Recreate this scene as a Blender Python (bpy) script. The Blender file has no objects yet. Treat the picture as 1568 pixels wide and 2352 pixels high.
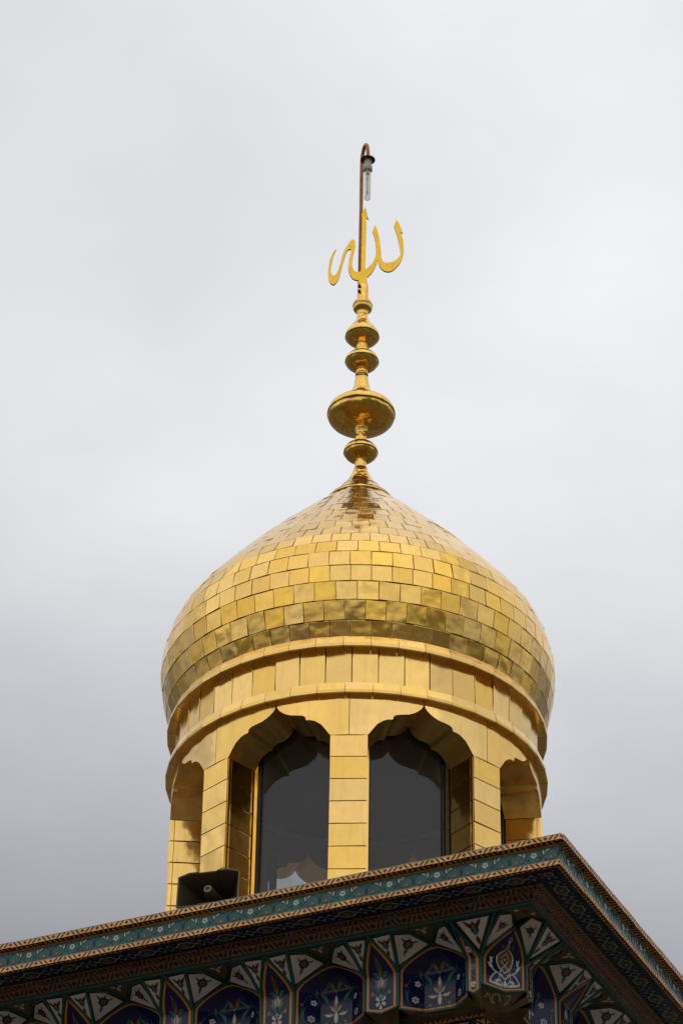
import bpy, math, random
from mathutils import Vector, Matrix
from mathutils.geometry import tessellate_polygon
random.seed(7)
R = math.radians
pi = math.pi
S = 1.5                     # metres per model unit; every mesh is scaled to metres at the end
EYE = 1.6                   # the camera's height above the ground in metres
scene = bpy.context.scene

# ------------------------------------------------------------------ camera
cam = bpy.data.cameras.new('camera'); cam_o = bpy.data.objects.new('camera', cam)
scene.collection.objects.link(cam_o); scene.camera = cam_o
cam.sensor_fit = 'HORIZONTAL'; cam.sensor_width = 24.0; cam.lens = 7000 / 1568 * 24.0
cam.clip_start = 0.1; cam.clip_end = 5000
cam_o.matrix_world = Matrix.Translation((0, 0, EYE)) @ Matrix.Rotation(pi / 2 + .59471, 4, 'X') @ Matrix.Rotation(.01701, 4, 'Z')

# ------------------------------------------------------------------ sky and sun
world = bpy.data.worlds.new('World'); scene.world = world; world.use_nodes = True
SUN_AZ, SUN_EL = R(205), R(48)      # azimuth clockwise from +Y (the camera looks along +Y): behind the camera, behind thick cloud
def build_world():
    nt = world.node_tree; nt.nodes.clear(); N = nt.nodes.new; L = nt.links.new
    def math_(op, a, b=None, c=None, clamp=False):
        n = N('ShaderNodeMath'); n.operation = op; n.use_clamp = clamp
        for i, v in enumerate((a, b, c)):
            if v is None: continue
            if isinstance(v, (int, float)): n.inputs[i].default_value = v
            else: L(v, n.inputs[i])
        return n.outputs[0]
    tc = N('ShaderNodeTexCoord'); nrm = N('ShaderNodeVectorMath'); nrm.operation = 'NORMALIZE'; L(tc.outputs['Generated'], nrm.inputs[0])
    d = nrm.outputs[0]
    sep = N('ShaderNodeSeparateXYZ'); L(d, sep.inputs[0])
    el = math_('ARCSINE', sep.outputs[2])
    # cloud deck seen in plan
    den = math_('MAXIMUM', math_('ADD', sep.outputs[2], .12), .05)
    comb = N('ShaderNodeCombineXYZ'); L(math_('DIVIDE', sep.outputs[0], den), comb.inputs[0]); L(math_('DIVIDE', sep.outputs[1], den), comb.inputs[1])
    n1 = N('ShaderNodeTexNoise'); n1.inputs['Scale'].default_value = 1.7; n1.inputs['Detail'].default_value = 5; n1.inputs['Roughness'].default_value = .5; n1.inputs['Distortion'].default_value = .3; L(comb.outputs[0], n1.inputs['Vector'])
    n2 = N('ShaderNodeTexNoise'); n2.inputs['Scale'].default_value = 5.5; n2.inputs['Detail'].default_value = 6; n2.inputs['Roughness'].default_value = .5; L(comb.outputs[0], n2.inputs['Vector'])
    # brightness by elevation
    mr = N('ShaderNodeMapRange'); mr.inputs['From Min'].default_value = 0; mr.inputs['From Max'].default_value = pi / 2; L(el, mr.inputs['Value'])
    ramp = N('ShaderNodeValToRGB'); L(mr.outputs[0], ramp.inputs[0]); cr = ramp.color_ramp; cr.interpolation = 'B_SPLINE'
    pts = [(0, .16), (14 / 90, .14), (22 / 90, .15), (28 / 90, .57), (34 / 90, .95), (41 / 90, .82), (50 / 90, .93), (1, .98)]
    cr.elements[0].position = 0; cr.elements[0].color = (pts[0][1],) * 3 + (1,)
    cr.elements[1].position = 1; cr.elements[1].color = (pts[-1][1],) * 3 + (1,)
    for p, v in pts[1:-1]:
        e = cr.elements.new(p); e.color = (v, v, v, 1)
    # towards the hidden sun (behind the camera) the deck stays bright down to the horizon
    ramp2 = N('ShaderNodeValToRGB'); L(mr.outputs[0], ramp2.inputs[0]); c2 = ramp2.color_ramp
    c2.elements[0].color = (.07, .07, .07, 1); c2.elements[1].color = (.92, .92, .92, 1); c2.elements[1].position = 1
    e = c2.elements.new(.06); e.color = (.30, .30, .30, 1); e = c2.elements.new(.17); e.color = (.66, .66, .66, 1); e = c2.elements.new(.5); e.color = (.78, .78, .78, 1)
    side = N('ShaderNodeMapRange'); side.interpolation_type = 'SMOOTHSTEP'; L(sep.outputs[1], side.inputs['Value']); side.inputs['From Min'].default_value = .80; side.inputs['From Max'].default_value = .05
    rmix = N('ShaderNodeMix'); rmix.data_type = 'FLOAT'; L(side.outputs[0], rmix.inputs[0]); L(ramp.outputs[0], rmix.inputs[2]); L(ramp2.outputs[0], rmix.inputs[3])
    # glow of the hidden sun
    sd = Vector((math.sin(SUN_AZ) * math.cos(SUN_EL), math.cos(SUN_AZ) * math.cos(SUN_EL), math.sin(SUN_EL)))
    dot = N('ShaderNodeVectorMath'); dot.operation = 'DOT_PRODUCT'; L(d, dot.inputs[0]); dot.inputs[1].default_value = sd
    g = math_('POWER', math_('MAXIMUM', dot.outputs['Value'], 0), 2.2)
    g2 = math_('POWER', math_('MAXIMUM', dot.outputs['Value'], 0), 14)
    lum = math_('ADD', math_('ADD', rmix.outputs[0], math_('MULTIPLY', g, .05)), math_('MULTIPLY', g2, .05))
    lrn = N('ShaderNodeMapRange'); lrn.interpolation_type = 'SMOOTHSTEP'; L(sep.outputs[0], lrn.inputs['Value']); lrn.inputs['From Min'].default_value = -.16; lrn.inputs['From Max'].default_value = .10
    lrn.inputs['To Min'].default_value = .86; lrn.inputs['To Max'].default_value = 1.0; lr = lrn.outputs[0]
    cl = math_('ADD', math_('MULTIPLY', math_('SUBTRACT', n1.outputs[0], .5), .60), math_('MULTIPLY', math_('SUBTRACT', n2.outputs[0], .5), .30))
    lum = math_('MULTIPLY', math_('MULTIPLY', lum, lr), math_('ADD', cl, 1.0))
    mixc = N('ShaderNodeMix'); mixc.data_type = 'RGBA'; L(math_('MULTIPLY', math_('SUBTRACT', lum, .35), 2.0, clamp=True), mixc.inputs[0])
    mixc.inputs[6].default_value = (.955, .965, 1.05, 1); mixc.inputs[7].default_value = (.985, .991, 1.02, 1)
    vm = N('ShaderNodeVectorMath'); vm.operation = 'SCALE'; L(mixc.outputs[2], vm.inputs[0]); L(lum, vm.inputs['Scale'])
    bg = N('ShaderNodeBackground'); L(vm.outputs[0], bg.inputs[0]); bg.inputs[1].default_value = 1.0
    sky = N('ShaderNodeTexSky'); sky.sky_type = 'NISHITA'; sky.sun_disc = False; sky.sun_elevation = SUN_EL; sky.sun_rotation = SUN_AZ
    bg2 = N('ShaderNodeBackground'); L(sky.outputs[0], bg2.inputs[0]); bg2.inputs[1].default_value = .1
    ms = N('ShaderNodeMixShader'); ms.inputs[0].default_value = .96; L(bg2.outputs[0], ms.inputs[1]); L(bg.outputs[0], ms.inputs[2])
    out = N('ShaderNodeOutputWorld'); L(ms.outputs[0], out.inputs[0])
build_world()
sl = bpy.data.lights.new('sun', 'SUN'); sl.energy = .6; sl.angle = R(120); sl.color = (1, .96, .9)
sun = bpy.data.objects.new('sun', sl); scene.collection.objects.link(sun)
sd = Vector((math.sin(SUN_AZ) * math.cos(SUN_EL), math.cos(SUN_AZ) * math.cos(SUN_EL), math.sin(SUN_EL)))
sun.rotation_euler = sd.to_track_quat('Z', 'Y').to_euler(); sun.location = sd * 60
vs = scene.view_settings; vs.view_transform = 'Standard'; vs.look = 'None'; vs.exposure = 0.0; vs.gamma = 1.0; vs.use_curve_mapping = False

# ------------------------------------------------------------------ materials
MATS = {}
def new_mat(name):
    m = bpy.data.materials.new(name); m.use_nodes = True; MATS[name] = m
    nt = m.node_tree; b = nt.nodes['Principled BSDF']
    return m, nt, b
def mk_gold(name, col, rough, dent, tint_var, dent_scale=3.0, rvar=.09, fine=.05):
    m, nt, b = new_mat(name); N = nt.nodes.new; L = nt.links.new
    tc = N('ShaderNodeTexCoord'); oi = N('ShaderNodeObjectInfo'); geo = N('ShaderNodeNewGeometry')
    add = N('ShaderNodeMath'); add.operation = 'ADD'; L(oi.outputs['Random'], add.inputs[0]); L(geo.outputs['Random Per Island'], add.inputs[1])
    fr = N('ShaderNodeMath'); fr.operation = 'FRACT'; L(add.outputs[0], fr.inputs[0])
    w = N('ShaderNodeMath'); w.operation = 'MULTIPLY'; L(fr.outputs[0], w.inputs[0]); w.inputs[1].default_value = 97
    def noise(sc, det, vec=tc.outputs['Object'], ro=.5):
        n = N('ShaderNodeTexNoise'); n.noise_dimensions = '4D'; n.inputs['Scale'].default_value = sc; n.inputs['Detail'].default_value = det
        n.inputs['Roughness'].default_value = ro; L(vec, n.inputs['Vector']); L(w.outputs[0], n.inputs['W']); return n.outputs[0]
    big = noise(dent_scale, 1.5); mid = noise(14, 3); fin = noise(60, 4)
    mp = N('ShaderNodeMapping'); mp.inputs['Scale'].default_value = (30, 30, 2.5); L(tc.outputs['Object'], mp.inputs[0]); streak = noise(1, 3, mp.outputs[0], .6)
    # tint
    hs = N('ShaderNodeHueSaturation'); hs.inputs['Color'].default_value = (*col, 1)
    wn = N('ShaderNodeTexWhiteNoise'); wn.noise_dimensions = '1D'; L(w.outputs[0], wn.inputs['W'])
    ws = N('ShaderNodeSeparateColor'); L(wn.outputs['Color'], ws.inputs[0])
    def mr(src, a, b_):
        n = N('ShaderNodeMapRange'); L(src, n.inputs['Value']); n.inputs['To Min'].default_value = a; n.inputs['To Max'].default_value = b_; return n.outputs[0]
    L(mr(ws.outputs[0], 1 - tint_var, 1 + tint_var * .7), hs.inputs['Value']); L(mr(ws.outputs[1], 1 - tint_var * .9, 1 + tint_var * .5), hs.inputs['Saturation'])
    L(mr(ws.outputs[2], .5 - tint_var * .03, .5 + tint_var * .03), hs.inputs['Hue'])
    # dull film and streaks
    film = N('ShaderNodeMapRange'); L(streak, film.inputs['Value']); film.inputs['From Min'].default_value = .52; film.inputs['From Max'].default_value = .75; film.inputs['To Max'].default_value = .28
    mx = N('ShaderNodeMix'); mx.data_type = 'RGBA'; L(film.outputs[0], mx.inputs[0]); L(hs.outputs[0], mx.inputs[6]); mx.inputs[7].default_value = (col[0] * .55, col[1] * .5, col[2] * .45, 1)
    mf = N('ShaderNodeMapRange'); L(mid, mf.inputs['Value']); mf.inputs['From Min'].default_value = .35; mf.inputs['From Max'].default_value = .7; mf.inputs['To Min'].default_value = 0; mf.inputs['To Max'].default_value = .16
    mx2 = N('ShaderNodeMix'); mx2.data_type = 'RGBA'; L(mf.outputs[0], mx2.inputs[0]); L(mx.outputs[2], mx2.inputs[6]); mx2.inputs[7].default_value = (col[0] * .7, col[1] * .68, col[2] * .8, 1)
    # tiny pits
    vo = N('ShaderNodeTexVoronoi'); vo.inputs['Scale'].default_value = 9; L(tc.outputs['Object'], vo.inputs['Vector'])
    pit = N('ShaderNodeMath'); pit.operation = 'LESS_THAN'; L(vo.outputs['Distance'], pit.inputs[0]); pit.inputs[1].default_value = .028
    mx3 = N('ShaderNodeMix'); mx3.data_type = 'RGBA'; L(pit.outputs[0], mx3.inputs[0]); L(mx2.outputs[2], mx3.inputs[6]); mx3.inputs[7].default_value = (.1, .055, .02, 1)
    L(mx3.outputs[2], b.inputs['Base Color'])
    b.inputs['Metallic'].default_value = 1; b.inputs['Coat Weight'].default_value = .05 if name in ('gilded_plate', 'gilded_brass', 'gilded_soffit') else .25; b.inputs['Coat Roughness'].default_value = .22; b.inputs['Coat IOR'].default_value = 1.55
    ra = N('ShaderNodeMath'); ra.operation = 'ADD'; L(mr(mid, rough - rvar, rough + rvar), ra.inputs[0]); L(mr(fr.outputs[0], -rvar * .6, rvar * .6), ra.inputs[1]); ra.use_clamp = True
    L(ra.outputs[0], b.inputs['Roughness'])
    bm = N('ShaderNodeBump'); bm.inputs['Strength'].default_value = dent; bm.inputs['Distance'].default_value = .03; L(big, bm.inputs['Height'])
    bm2 = N('ShaderNodeBump'); bm2.inputs['Strength'].default_value = fine; bm2.inputs['Distance'].default_value = .004; L(fin, bm2.inputs['Height']); L(bm.outputs[0], bm2.inputs['Normal'])
    L(bm2.outputs[0], b.inputs['Normal'])
    return m
GC = (.92, .57, .115)
mk_gold('gilded_tile', GC, .16, .5, .09, 6)
mk_gold('gilded_panel', (.93, .59, .15), .17, .48, .09, 4)
mk_gold('gilded_trim', (.92, .58, .145), .20, .3, .07)
mk_gold('gilded_soffit', (.88, .58, .17), .34, .7, .05, 4, .08)
mk_gold('gilded_jamb', (.86, .54, .14), .15, .4, .08, 5, .05)
mk_gold('gilded_brass', (.90, .56, .12), .15, .9, .03, 10, .06)
mk_gold('gilded_plate', (.93, .59, .08), .45, .2, .03, 12, .1)
def mk_plain(name, col, rough=.5, metal=0, var=.15, scale=6, bump=.15, spec=.5, grime=None):
    m, nt, b = new_mat(name); N = nt.nodes.new; L = nt.links.new
    tc = N('ShaderNodeTexCoord'); oi = N('ShaderNodeObjectInfo')
    n = N('ShaderNodeTexNoise'); n.noise_dimensions = '4D'; n.inputs['Scale'].default_value = scale; n.inputs['Detail'].default_value = 5; L(tc.outputs['Object'], n.inputs['Vector'])
    w = N('ShaderNodeMath'); w.operation = 'MULTIPLY'; L(oi.outputs['Random'], w.inputs[0]); w.inputs[1].default_value = 31; L(w.outputs[0], n.inputs['W'])
    mr = N('ShaderNodeMapRange'); L(n.outputs[0], mr.inputs['Value']); mr.inputs['From Min'].default_value = .3; mr.inputs['From Max'].default_value = .7; mr.inputs['To Min'].default_value = 1 - var; mr.inputs['To Max'].default_value = 1 + var
    vr = N('ShaderNodeMapRange'); L(oi.outputs['Random'], vr.inputs['Value']); vr.inputs['To Min'].default_value = 1 - var * .5; vr.inputs['To Max'].default_value = 1 + var * .4
    mu = N('ShaderNodeMath'); mu.operation = 'MULTIPLY'; L(mr.outputs[0], mu.inputs[0]); L(vr.outputs[0], mu.inputs[1])
    v = N('ShaderNodeVectorMath'); v.operation = 'SCALE'; v.inputs[0].default_value = col; L(mu.outputs[0], v.inputs['Scale'])
    L(v.outputs[0], b.inputs['Base Color'])
    b.inputs['Roughness'].default_value = rough; b.inputs['Metallic'].default_value = metal
    b.inputs['Specular IOR Level'].default_value = spec
    bm = N('ShaderNodeBump'); bm.inputs['Strength'].default_value = bump; bm.inputs['Distance'].default_value = .01; L(n.outputs[0], bm.inputs['Height']); L(bm.outputs[0], b.inputs['Normal'])
    return m
GL = .13   # gloss of the glazes
mk_plain('glaze_teal', (.018, .125, .108), GL + .1, var=.22, spec=.32)
mk_plain('glaze_teal_dark', (.014, .075, .07), GL, var=.2, spec=.32)
mk_plain('glaze_navy', (.006, .008, .058), GL, var=.3, spec=.32)
mk_plain('glaze_ink', (.012, .010, .034), GL + .1, var=.2, spec=.32)
mk_plain('glaze_ochre', (.78, .38, .085), GL + .15, var=.18)
mk_plain('glaze_ochre_dull', (.17, .085, .028), GL, var=.2)
mk_plain('glaze_orange', (.52, .20, .02), GL + .05, var=.15)
mk_plain('glaze_white', (.54, .53, .50), GL + .05, var=.08, spec=.32)
mk_plain('glaze_grey', (.36, .36, .30), GL, var=.1, spec=.32)
mk_plain('glaze_brown', (.10, .022, .012), GL + .05, var=.2, spec=.32)
mk_plain('glaze_green', (.022, .05, .022), GL, var=.2, spec=.32)
mk_plain('glaze_black', (.008, .008, .008), GL, var=.2, spec=.32)
mk_plain('glaze_olive', (.12, .09, .035), GL, var=.2, spec=.32)
mk_plain('mortar', (.10, .085, .065), .9, var=.3, bump=.5)
mk_plain('concrete', (.24, .225, .20), .9, var=.25, scale=4, bump=.5)
mk_plain('roof_plaster', (.30, .26, .21), .9, var=.25, scale=3)
mk_plain('brown_underlay', (.030, .017, .008), .8, var=.3)
mk_plain('tan_paint', (.40, .34, .27), .6, var=.12)
mk_plain('dark_ceiling', (.055, .048, .045), .8, var=.15)
mk_plain('rusty_steel', (.30, .135, .045), .5, .55, var=.3, scale=9, bump=.3)
mk_plain('disc_and_shaded_gilt', (.07, .05, .022), .55, .4, var=.35, scale=14)
mk_plain('grey_ceramic', (.42, .38, .33), .7, var=.12)
mk_plain('rusty_bolt', (.035, .018, .012), .7, .4)
mk_plain('horn_paint', (.07, .050, .028), .42, var=.28, scale=3)
mk_plain('horn_rim', (.15, .11, .06), .5, var=.2, scale=5)
mk_plain('electrode', (.12, .11, .10), .5, .5)
mk_plain('paving', (.11, .08, .05), .85, var=.75, scale=.11)
mk_plain('hill_earth', (.16, .13, .10), .95, var=.2, scale=.01)
def mk_glass(name, tint, rough, fres=1.5, film=(.01, .07), fcol=(.2, .19, .17)):
    m, nt, b = new_mat(name); N = nt.nodes.new; L = nt.links.new
    nt.nodes.remove(b)
    f = N('ShaderNodeFresnel'); f.inputs['IOR'].default_value = fres
    t = N('ShaderNodeBsdfTransparent'); t.inputs[0].default_value = (*tint, 1)
    g = N('ShaderNodeBsdfGlossy'); g.inputs['Roughness'].default_value = rough
    tc = N('ShaderNodeTexCoord'); n = N('ShaderNodeTexNoise'); n.inputs['Scale'].default_value = 5; n.inputs['Detail'].default_value = 6; L(tc.outputs['Object'], n.inputs['Vector'])
    df = N('ShaderNodeBsdfDiffuse'); df.inputs[0].default_value = (*fcol, 1)
    mr = N('ShaderNodeMapRange'); L(n.outputs[0], mr.inputs['Value']); mr.inputs['From Min'].default_value = .4; mr.inputs['From Max'].default_value = .8; mr.inputs['To Min'].default_value = film[0]; mr.inputs['To Max'].default_value = film[1]
    m1 = N('ShaderNodeMixShader'); L(f.outputs[0], m1.inputs[0]); L(t.outputs[0], m1.inputs[1]); L(g.outputs[0], m1.inputs[2])
    m2 = N('ShaderNodeMixShader'); L(mr.outputs[0], m2.inputs[0]); L(m1.outputs[0], m2.inputs[1]); L(df.outputs[0], m2.inputs[2])
    L(m2.outputs[0], nt.nodes['Material Output'].inputs[0])
mk_glass('window_glass', (.78, .82, .82), .02, 1.60, (.08, .22), (.19, .185, .17))
mk_glass('bulb_glass', (.95, .92, .88), .05, 1.12, (.2, .42), (.86, .78, .68))

# ------------------------------------------------------------------ mesh building
COL = scene.collection
WORG = {}        # world origins (model units) of parents
ROOTS = []
class MB:
    def __init__(s): s.v = []; s.f = []; s.m = []; s.sm = []; s.mats = []
    def mi(s, name):
        if name not in s.mats: s.mats.append(name)
        return s.mats.index(name)
    def face(s, pts, mat, smooth=False):
        k = len(s.v); s.v += [tuple(p) for p in pts]; s.f.append(tuple(range(k, k + len(pts)))); s.m.append(s.mi(mat)); s.sm.append(smooth)
    def grid(s, rows, mat, smooth=True, close=False):
        k = len(s.v); nr = len(rows); nc = len(rows[0]); mi = s.mi(mat)
        for r_ in rows: s.v += [tuple(p) for p in r_]
        for i in range(nr - 1):
            for j in range(nc if close else nc - 1):
                a = k + i * nc + j; b = k + i * nc + (j + 1) % nc
                s.f.append((a, b, b + nc, a + nc)); s.m.append(mi); s.sm.append(smooth)
    def box(s, p0, p1, mat, M=None):
        x0, y0, z0 = p0; x1, y1, z1 = p1
        c = [Vector(q) for q in ((x0, y0, z0), (x1, y0, z0), (x1, y1, z0), (x0, y1, z0), (x0, y0, z1), (x1, y0, z1), (x1, y1, z1), (x0, y1, z1))]
        if M is not None: c = [M(q) if callable(M) else M @ q for q in c]
        k = len(s.v); s.v += [tuple(q) for q in c]
        for q in ((0, 3, 2, 1), (4, 5, 6, 7), (0, 1, 5, 4), (1, 2, 6, 5), (2, 3, 7, 6), (3, 0, 4, 7)):
            s.f.append(tuple(k + i for i in q)); s.m.append(s.mi(mat)); s.sm.append(False)
    def tube(s, path, rad, mat, n=8, cap=True, smooth=True):
        P = [Vector(p) for p in path]; rows = []
        rr = rad if isinstance(rad, (list, tuple)) else [rad] * len(P)
        up = Vector((.123, .456, .88)).normalized()
        for i, p in enumerate(P):
            t = (P[min(i + 1, len(P) - 1)] - P[max(i - 1, 0)]).normalized()
            a = t.cross(up); 
            if a.length < .1: a = t.cross(Vector((1, 0, 0)))
            a.normalize(); b = t.cross(a)
            rows.append([p + (a * math.cos(2 * pi * k / n) + b * math.sin(2 * pi * k / n)) * rr[i] for k in range(n)])
        s.grid(rows, mat, smooth, True)
        if cap: s.face(rows[0], mat); s.face(rows[-1][::-1], mat)
    def lathe(s, prof, mat, n=48, cx=0, cy=0, cz=0, smooth=True):
        s.grid([[(cx + r * math.cos(2 * pi * k / n), cy + r * math.sin(2 * pi * k / n), cz + z) for k in range(n)] for r, z in prof], mat, smooth, True)
    def build(s, name, parent=None, origin=None, loc=None, rot=None, fix=True):
        """origin: the point of the vertices that becomes the object's origin (in the coordinates of the vertices)"""
        if origin is None: origin = (0, 0, 0)
        ox, oy, oz = origin
        me = bpy.data.meshes.new(name)
        me.from_pydata([(x - ox, y - oy, z - oz) for x, y, z in s.v], [], s.f)
        for mn in s.mats: me.materials.append(MATS[mn])
        me.polygons.foreach_set('material_index', s.m); me.polygons.foreach_set('use_smooth', s.sm)
        me.validate(); me.update()
        o = bpy.data.objects.new(name, me); COL.objects.link(o)
        if parent is not None: o.parent = parent
        else: ROOTS.append(o)
        o.location = loc if loc is not None else origin
        if rot is not None: o.rotation_euler = rot
        return o
def dup(o, parent=None, loc=None, rot=None):
    c = o.copy(); COL.objects.link(c)
    if parent is not None: c.parent = parent
    if loc is not None: c.location = loc
    if rot is not None: c.rotation_euler = rot
    return c
def empty(name, loc, label, cat, group=None):
    o = bpy.data.objects.new(name, None); COL.objects.link(o); o.location = loc; o.empty_display_size = .2
    o['label'] = label; o['category'] = cat
    if group: o['group'] = group
    ROOTS.append(o); return o
def mean(s): 
    n = len(s.v); return tuple(sum(p[i] for p in s.v) / n for i in range(3))

# ---- flat ornament: polygons in (s, v) laid on a surface map P(s, v, lift)
def disc(x, y, r, n=10, a0=0, sy=1): return [(x + r * math.cos(a0 + 2 * pi * i / n), y + r * sy * math.sin(a0 + 2 * pi * i / n)) for i in range(n)]
def flower(x, y, r, k=5, a0=pi / 2, depth=.25, n=5):
    o = []
    for i in range(k * n):
        a = a0 + 2 * pi * i / (k * n); q = abs(math.sin(k * (a - a0) / 2)); o.append((x + r * (1 - depth * (1 - q)) * math.cos(a), y + r * (1 - depth * (1 - q)) * math.sin(a)))
    return o
def star(x, y, r, k=4, inner=.4, a0=0, sx=1):
    return [(x + sx * (r if i % 2 == 0 else r * inner) * math.cos(a0 + pi * i / k), y + (r if i % 2 == 0 else r * inner) * math.sin(a0 + pi * i / k)) for i in range(2 * k)]
def leaf(x0, y0, x1, y1, w, bend=0, n=6):
    dx, dy = x1 - x0, y1 - y0; l = math.hypot(dx, dy) or 1; nx, ny = -dy / l, dx / l; A = []; B = []
    for i in range(n + 1):
        t = i / n; h = w * math.sin(pi * t ** .8) if 0 < t < 1 else 0; c = bend * 4 * t * (1 - t)
        A.append((x0 + dx * t + nx * (c + h), y0 + dy * t + ny * (c + h))); B.append((x0 + dx * t + nx * (c - h), y0 + dy * t + ny * (c - h)))
    return A[:-1] + B[:0:-1]
def catmull(P, n=5):
    o = []; Q = [P[0]] + list(P) + [P[-1]]
    for i in range(1, len(Q) - 2):
        for j in range(n):
            t = j / n; o.append(tuple(.5 * ((2 * Q[i][k]) + (-Q[i - 1][k] + Q[i + 1][k]) * t + (2 * Q[i - 1][k] - 5 * Q[i][k] + 4 * Q[i + 1][k] - Q[i + 2][k]) * t * t + (-Q[i - 1][k] + 3 * Q[i][k] - 3 * Q[i + 1][k] + Q[i + 2][k]) * t ** 3) for k in (0, 1)))
    o.append(tuple(P[-1])); return o
class Art:
    def __init__(s): s.q = []
    def poly(s, pts, mat, lay=1): s.q.append((pts, mat, lay)); return s
    def line(s, pts, w, mat, lay=1, n=5, smooth=True, w2=None):
        P = catmull(pts, n) if smooth else pts; A = []; B = []
        for i, p in enumerate(P):
            a = P[max(i - 1, 0)]; b = P[min(i + 1, len(P) - 1)]; dx, dy = b[0] - a[0], b[1] - a[1]; l = math.hypot(dx, dy) or 1
            ww = w if w2 is None else w + (w2 - w) * i / (len(P) - 1)
            A.append((p[0] - dy / l * ww / 2, p[1] + dx / l * ww / 2)); B.append((p[0] + dy / l * ww / 2, p[1] - dx / l * ww / 2))
        for i in range(len(P) - 1): s.q.append(([A[i], B[i], B[i + 1], A[i + 1]], mat, lay))
        return s
    def mirror(s):
        s.q += [([(-x, y) for x, y in p][::-1], m, l) for p, m, l in s.q]; return s
    def moved(s, dx=0, dy=0, sc=1, rot=0, sy=1):
        c, n = math.cos(rot), math.sin(rot); o = Art()
        o.q = [([(dx + sc * (x * c - y * sy * n), dy + sc * (x * n + y * sy * c)) for x, y in p], m, l) for p, m, l in s.q]; return o
    def put(s, mb, P, lift=.0009, clip=None):
        for pts, mat, lay in s.q:
            if clip:
                pts = [(min(max(x, clip[0]), clip[1]), min(max(y, clip[2]), clip[3])) for x, y in pts]
                a = sum(pts[i][0] * pts[(i + 1) % len(pts)][1] - pts[(i + 1) % len(pts)][0] * pts[i][1] for i in range(len(pts)))
                if abs(a) < 1e-9: continue
            if len(pts) <= 4: mb.face([P(x, y, lay * lift) for x, y in pts], mat); continue
            V = [Vector((x, y, 0)) for x, y in pts]
            for t in tessellate_polygon([V]): mb.face([P(pts[i][0], pts[i][1], lay * lift) for i in t], mat)

# ================================================================== the setting
g = MB(); g.face([(-900, -700, 0), (900, -700, 0), (900, 1300, 0), (-900, 1300, 0)], 'paving')
ground = g.build('ground', origin=(0, 0, 0), loc=(0, 0, -EYE / S)); ground['kind'] = 'structure'

# ================================================================== the golden cupola
AX = Vector((.10696, 14.61164, 0)); ZB = 6.55
PHI0 = -.43409; P45 = pi / 4
def psi(phi): return -pi / 2 - .00732 + phi
cup = empty('golden_cupola', (AX.x, AX.y, ZB), 'gilded onion dome on a drum of arched windows, standing on the tiled cornice', 'dome')

# --- dome
KZ = [8.385, 8.42, 8.573, 8.726, 8.879, 9.032, 9.185, 9.338, 9.491, 9.644, 9.797, 9.93]
KR = [1.021, 1.0345, 1.0768, 1.0978, 1.0795, 1.0181, .9035, .7737, .638, .4901, .3325, .20]
def dome_r(z):
    P = list(zip(KZ, KR))
    if z <= KZ[0]: return KR[0]
    if z >= KZ[-1]: return KR[-1]
    i = max(k for k in range(len(KZ)) if KZ[k] <= z); i = min(i, len(KZ) - 2)
    z0, z1 = KZ[i], KZ[i + 1]; t = (z - z0) / (z1 - z0); h = z1 - z0
    def sl_(k):
        if k == 0: return (KR[1] - KR[0]) / (KZ[1] - KZ[0])
        if k == len(KZ) - 1: return (KR[k] - KR[k - 1]) / (KZ[k] - KZ[k - 1])
        return (KR[k + 1] - KR[k - 1]) / (KZ[k + 1] - KZ[k - 1])
    m0, m1 = sl_(i) * h, sl_(i + 1) * h
    return (2 * t**3 - 3 * t**2 + 1) * KR[i] + (t**3 - 2 * t**2 + t) * m0 + (-2 * t**3 + 3 * t**2) * KR[i + 1] + (t**3 - t**2) * m1
core = MB(); zs = [8.36 + (9.96 - 8.36) * i / 40 for i in range(41)]
core.lathe([(dome_r(z) - .013, z - ZB) for z in zs], 'brown_underlay', 72)
dome = core.build('dome', cup)
ROWZ = [9.9187, 9.786, 9.6809, 9.5693, 9.4688, 9.3733, 9.2804, 9.1847, 9.0893, 9.0039, 8.9151, 8.8099, 8.7068, 8.5979, 8.4884, 8.3853]
ROWN = [40, 36, 48, 56, 56, 57, 58, 58, 61, 58, 60, 62, 60, 61, 60]
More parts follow.
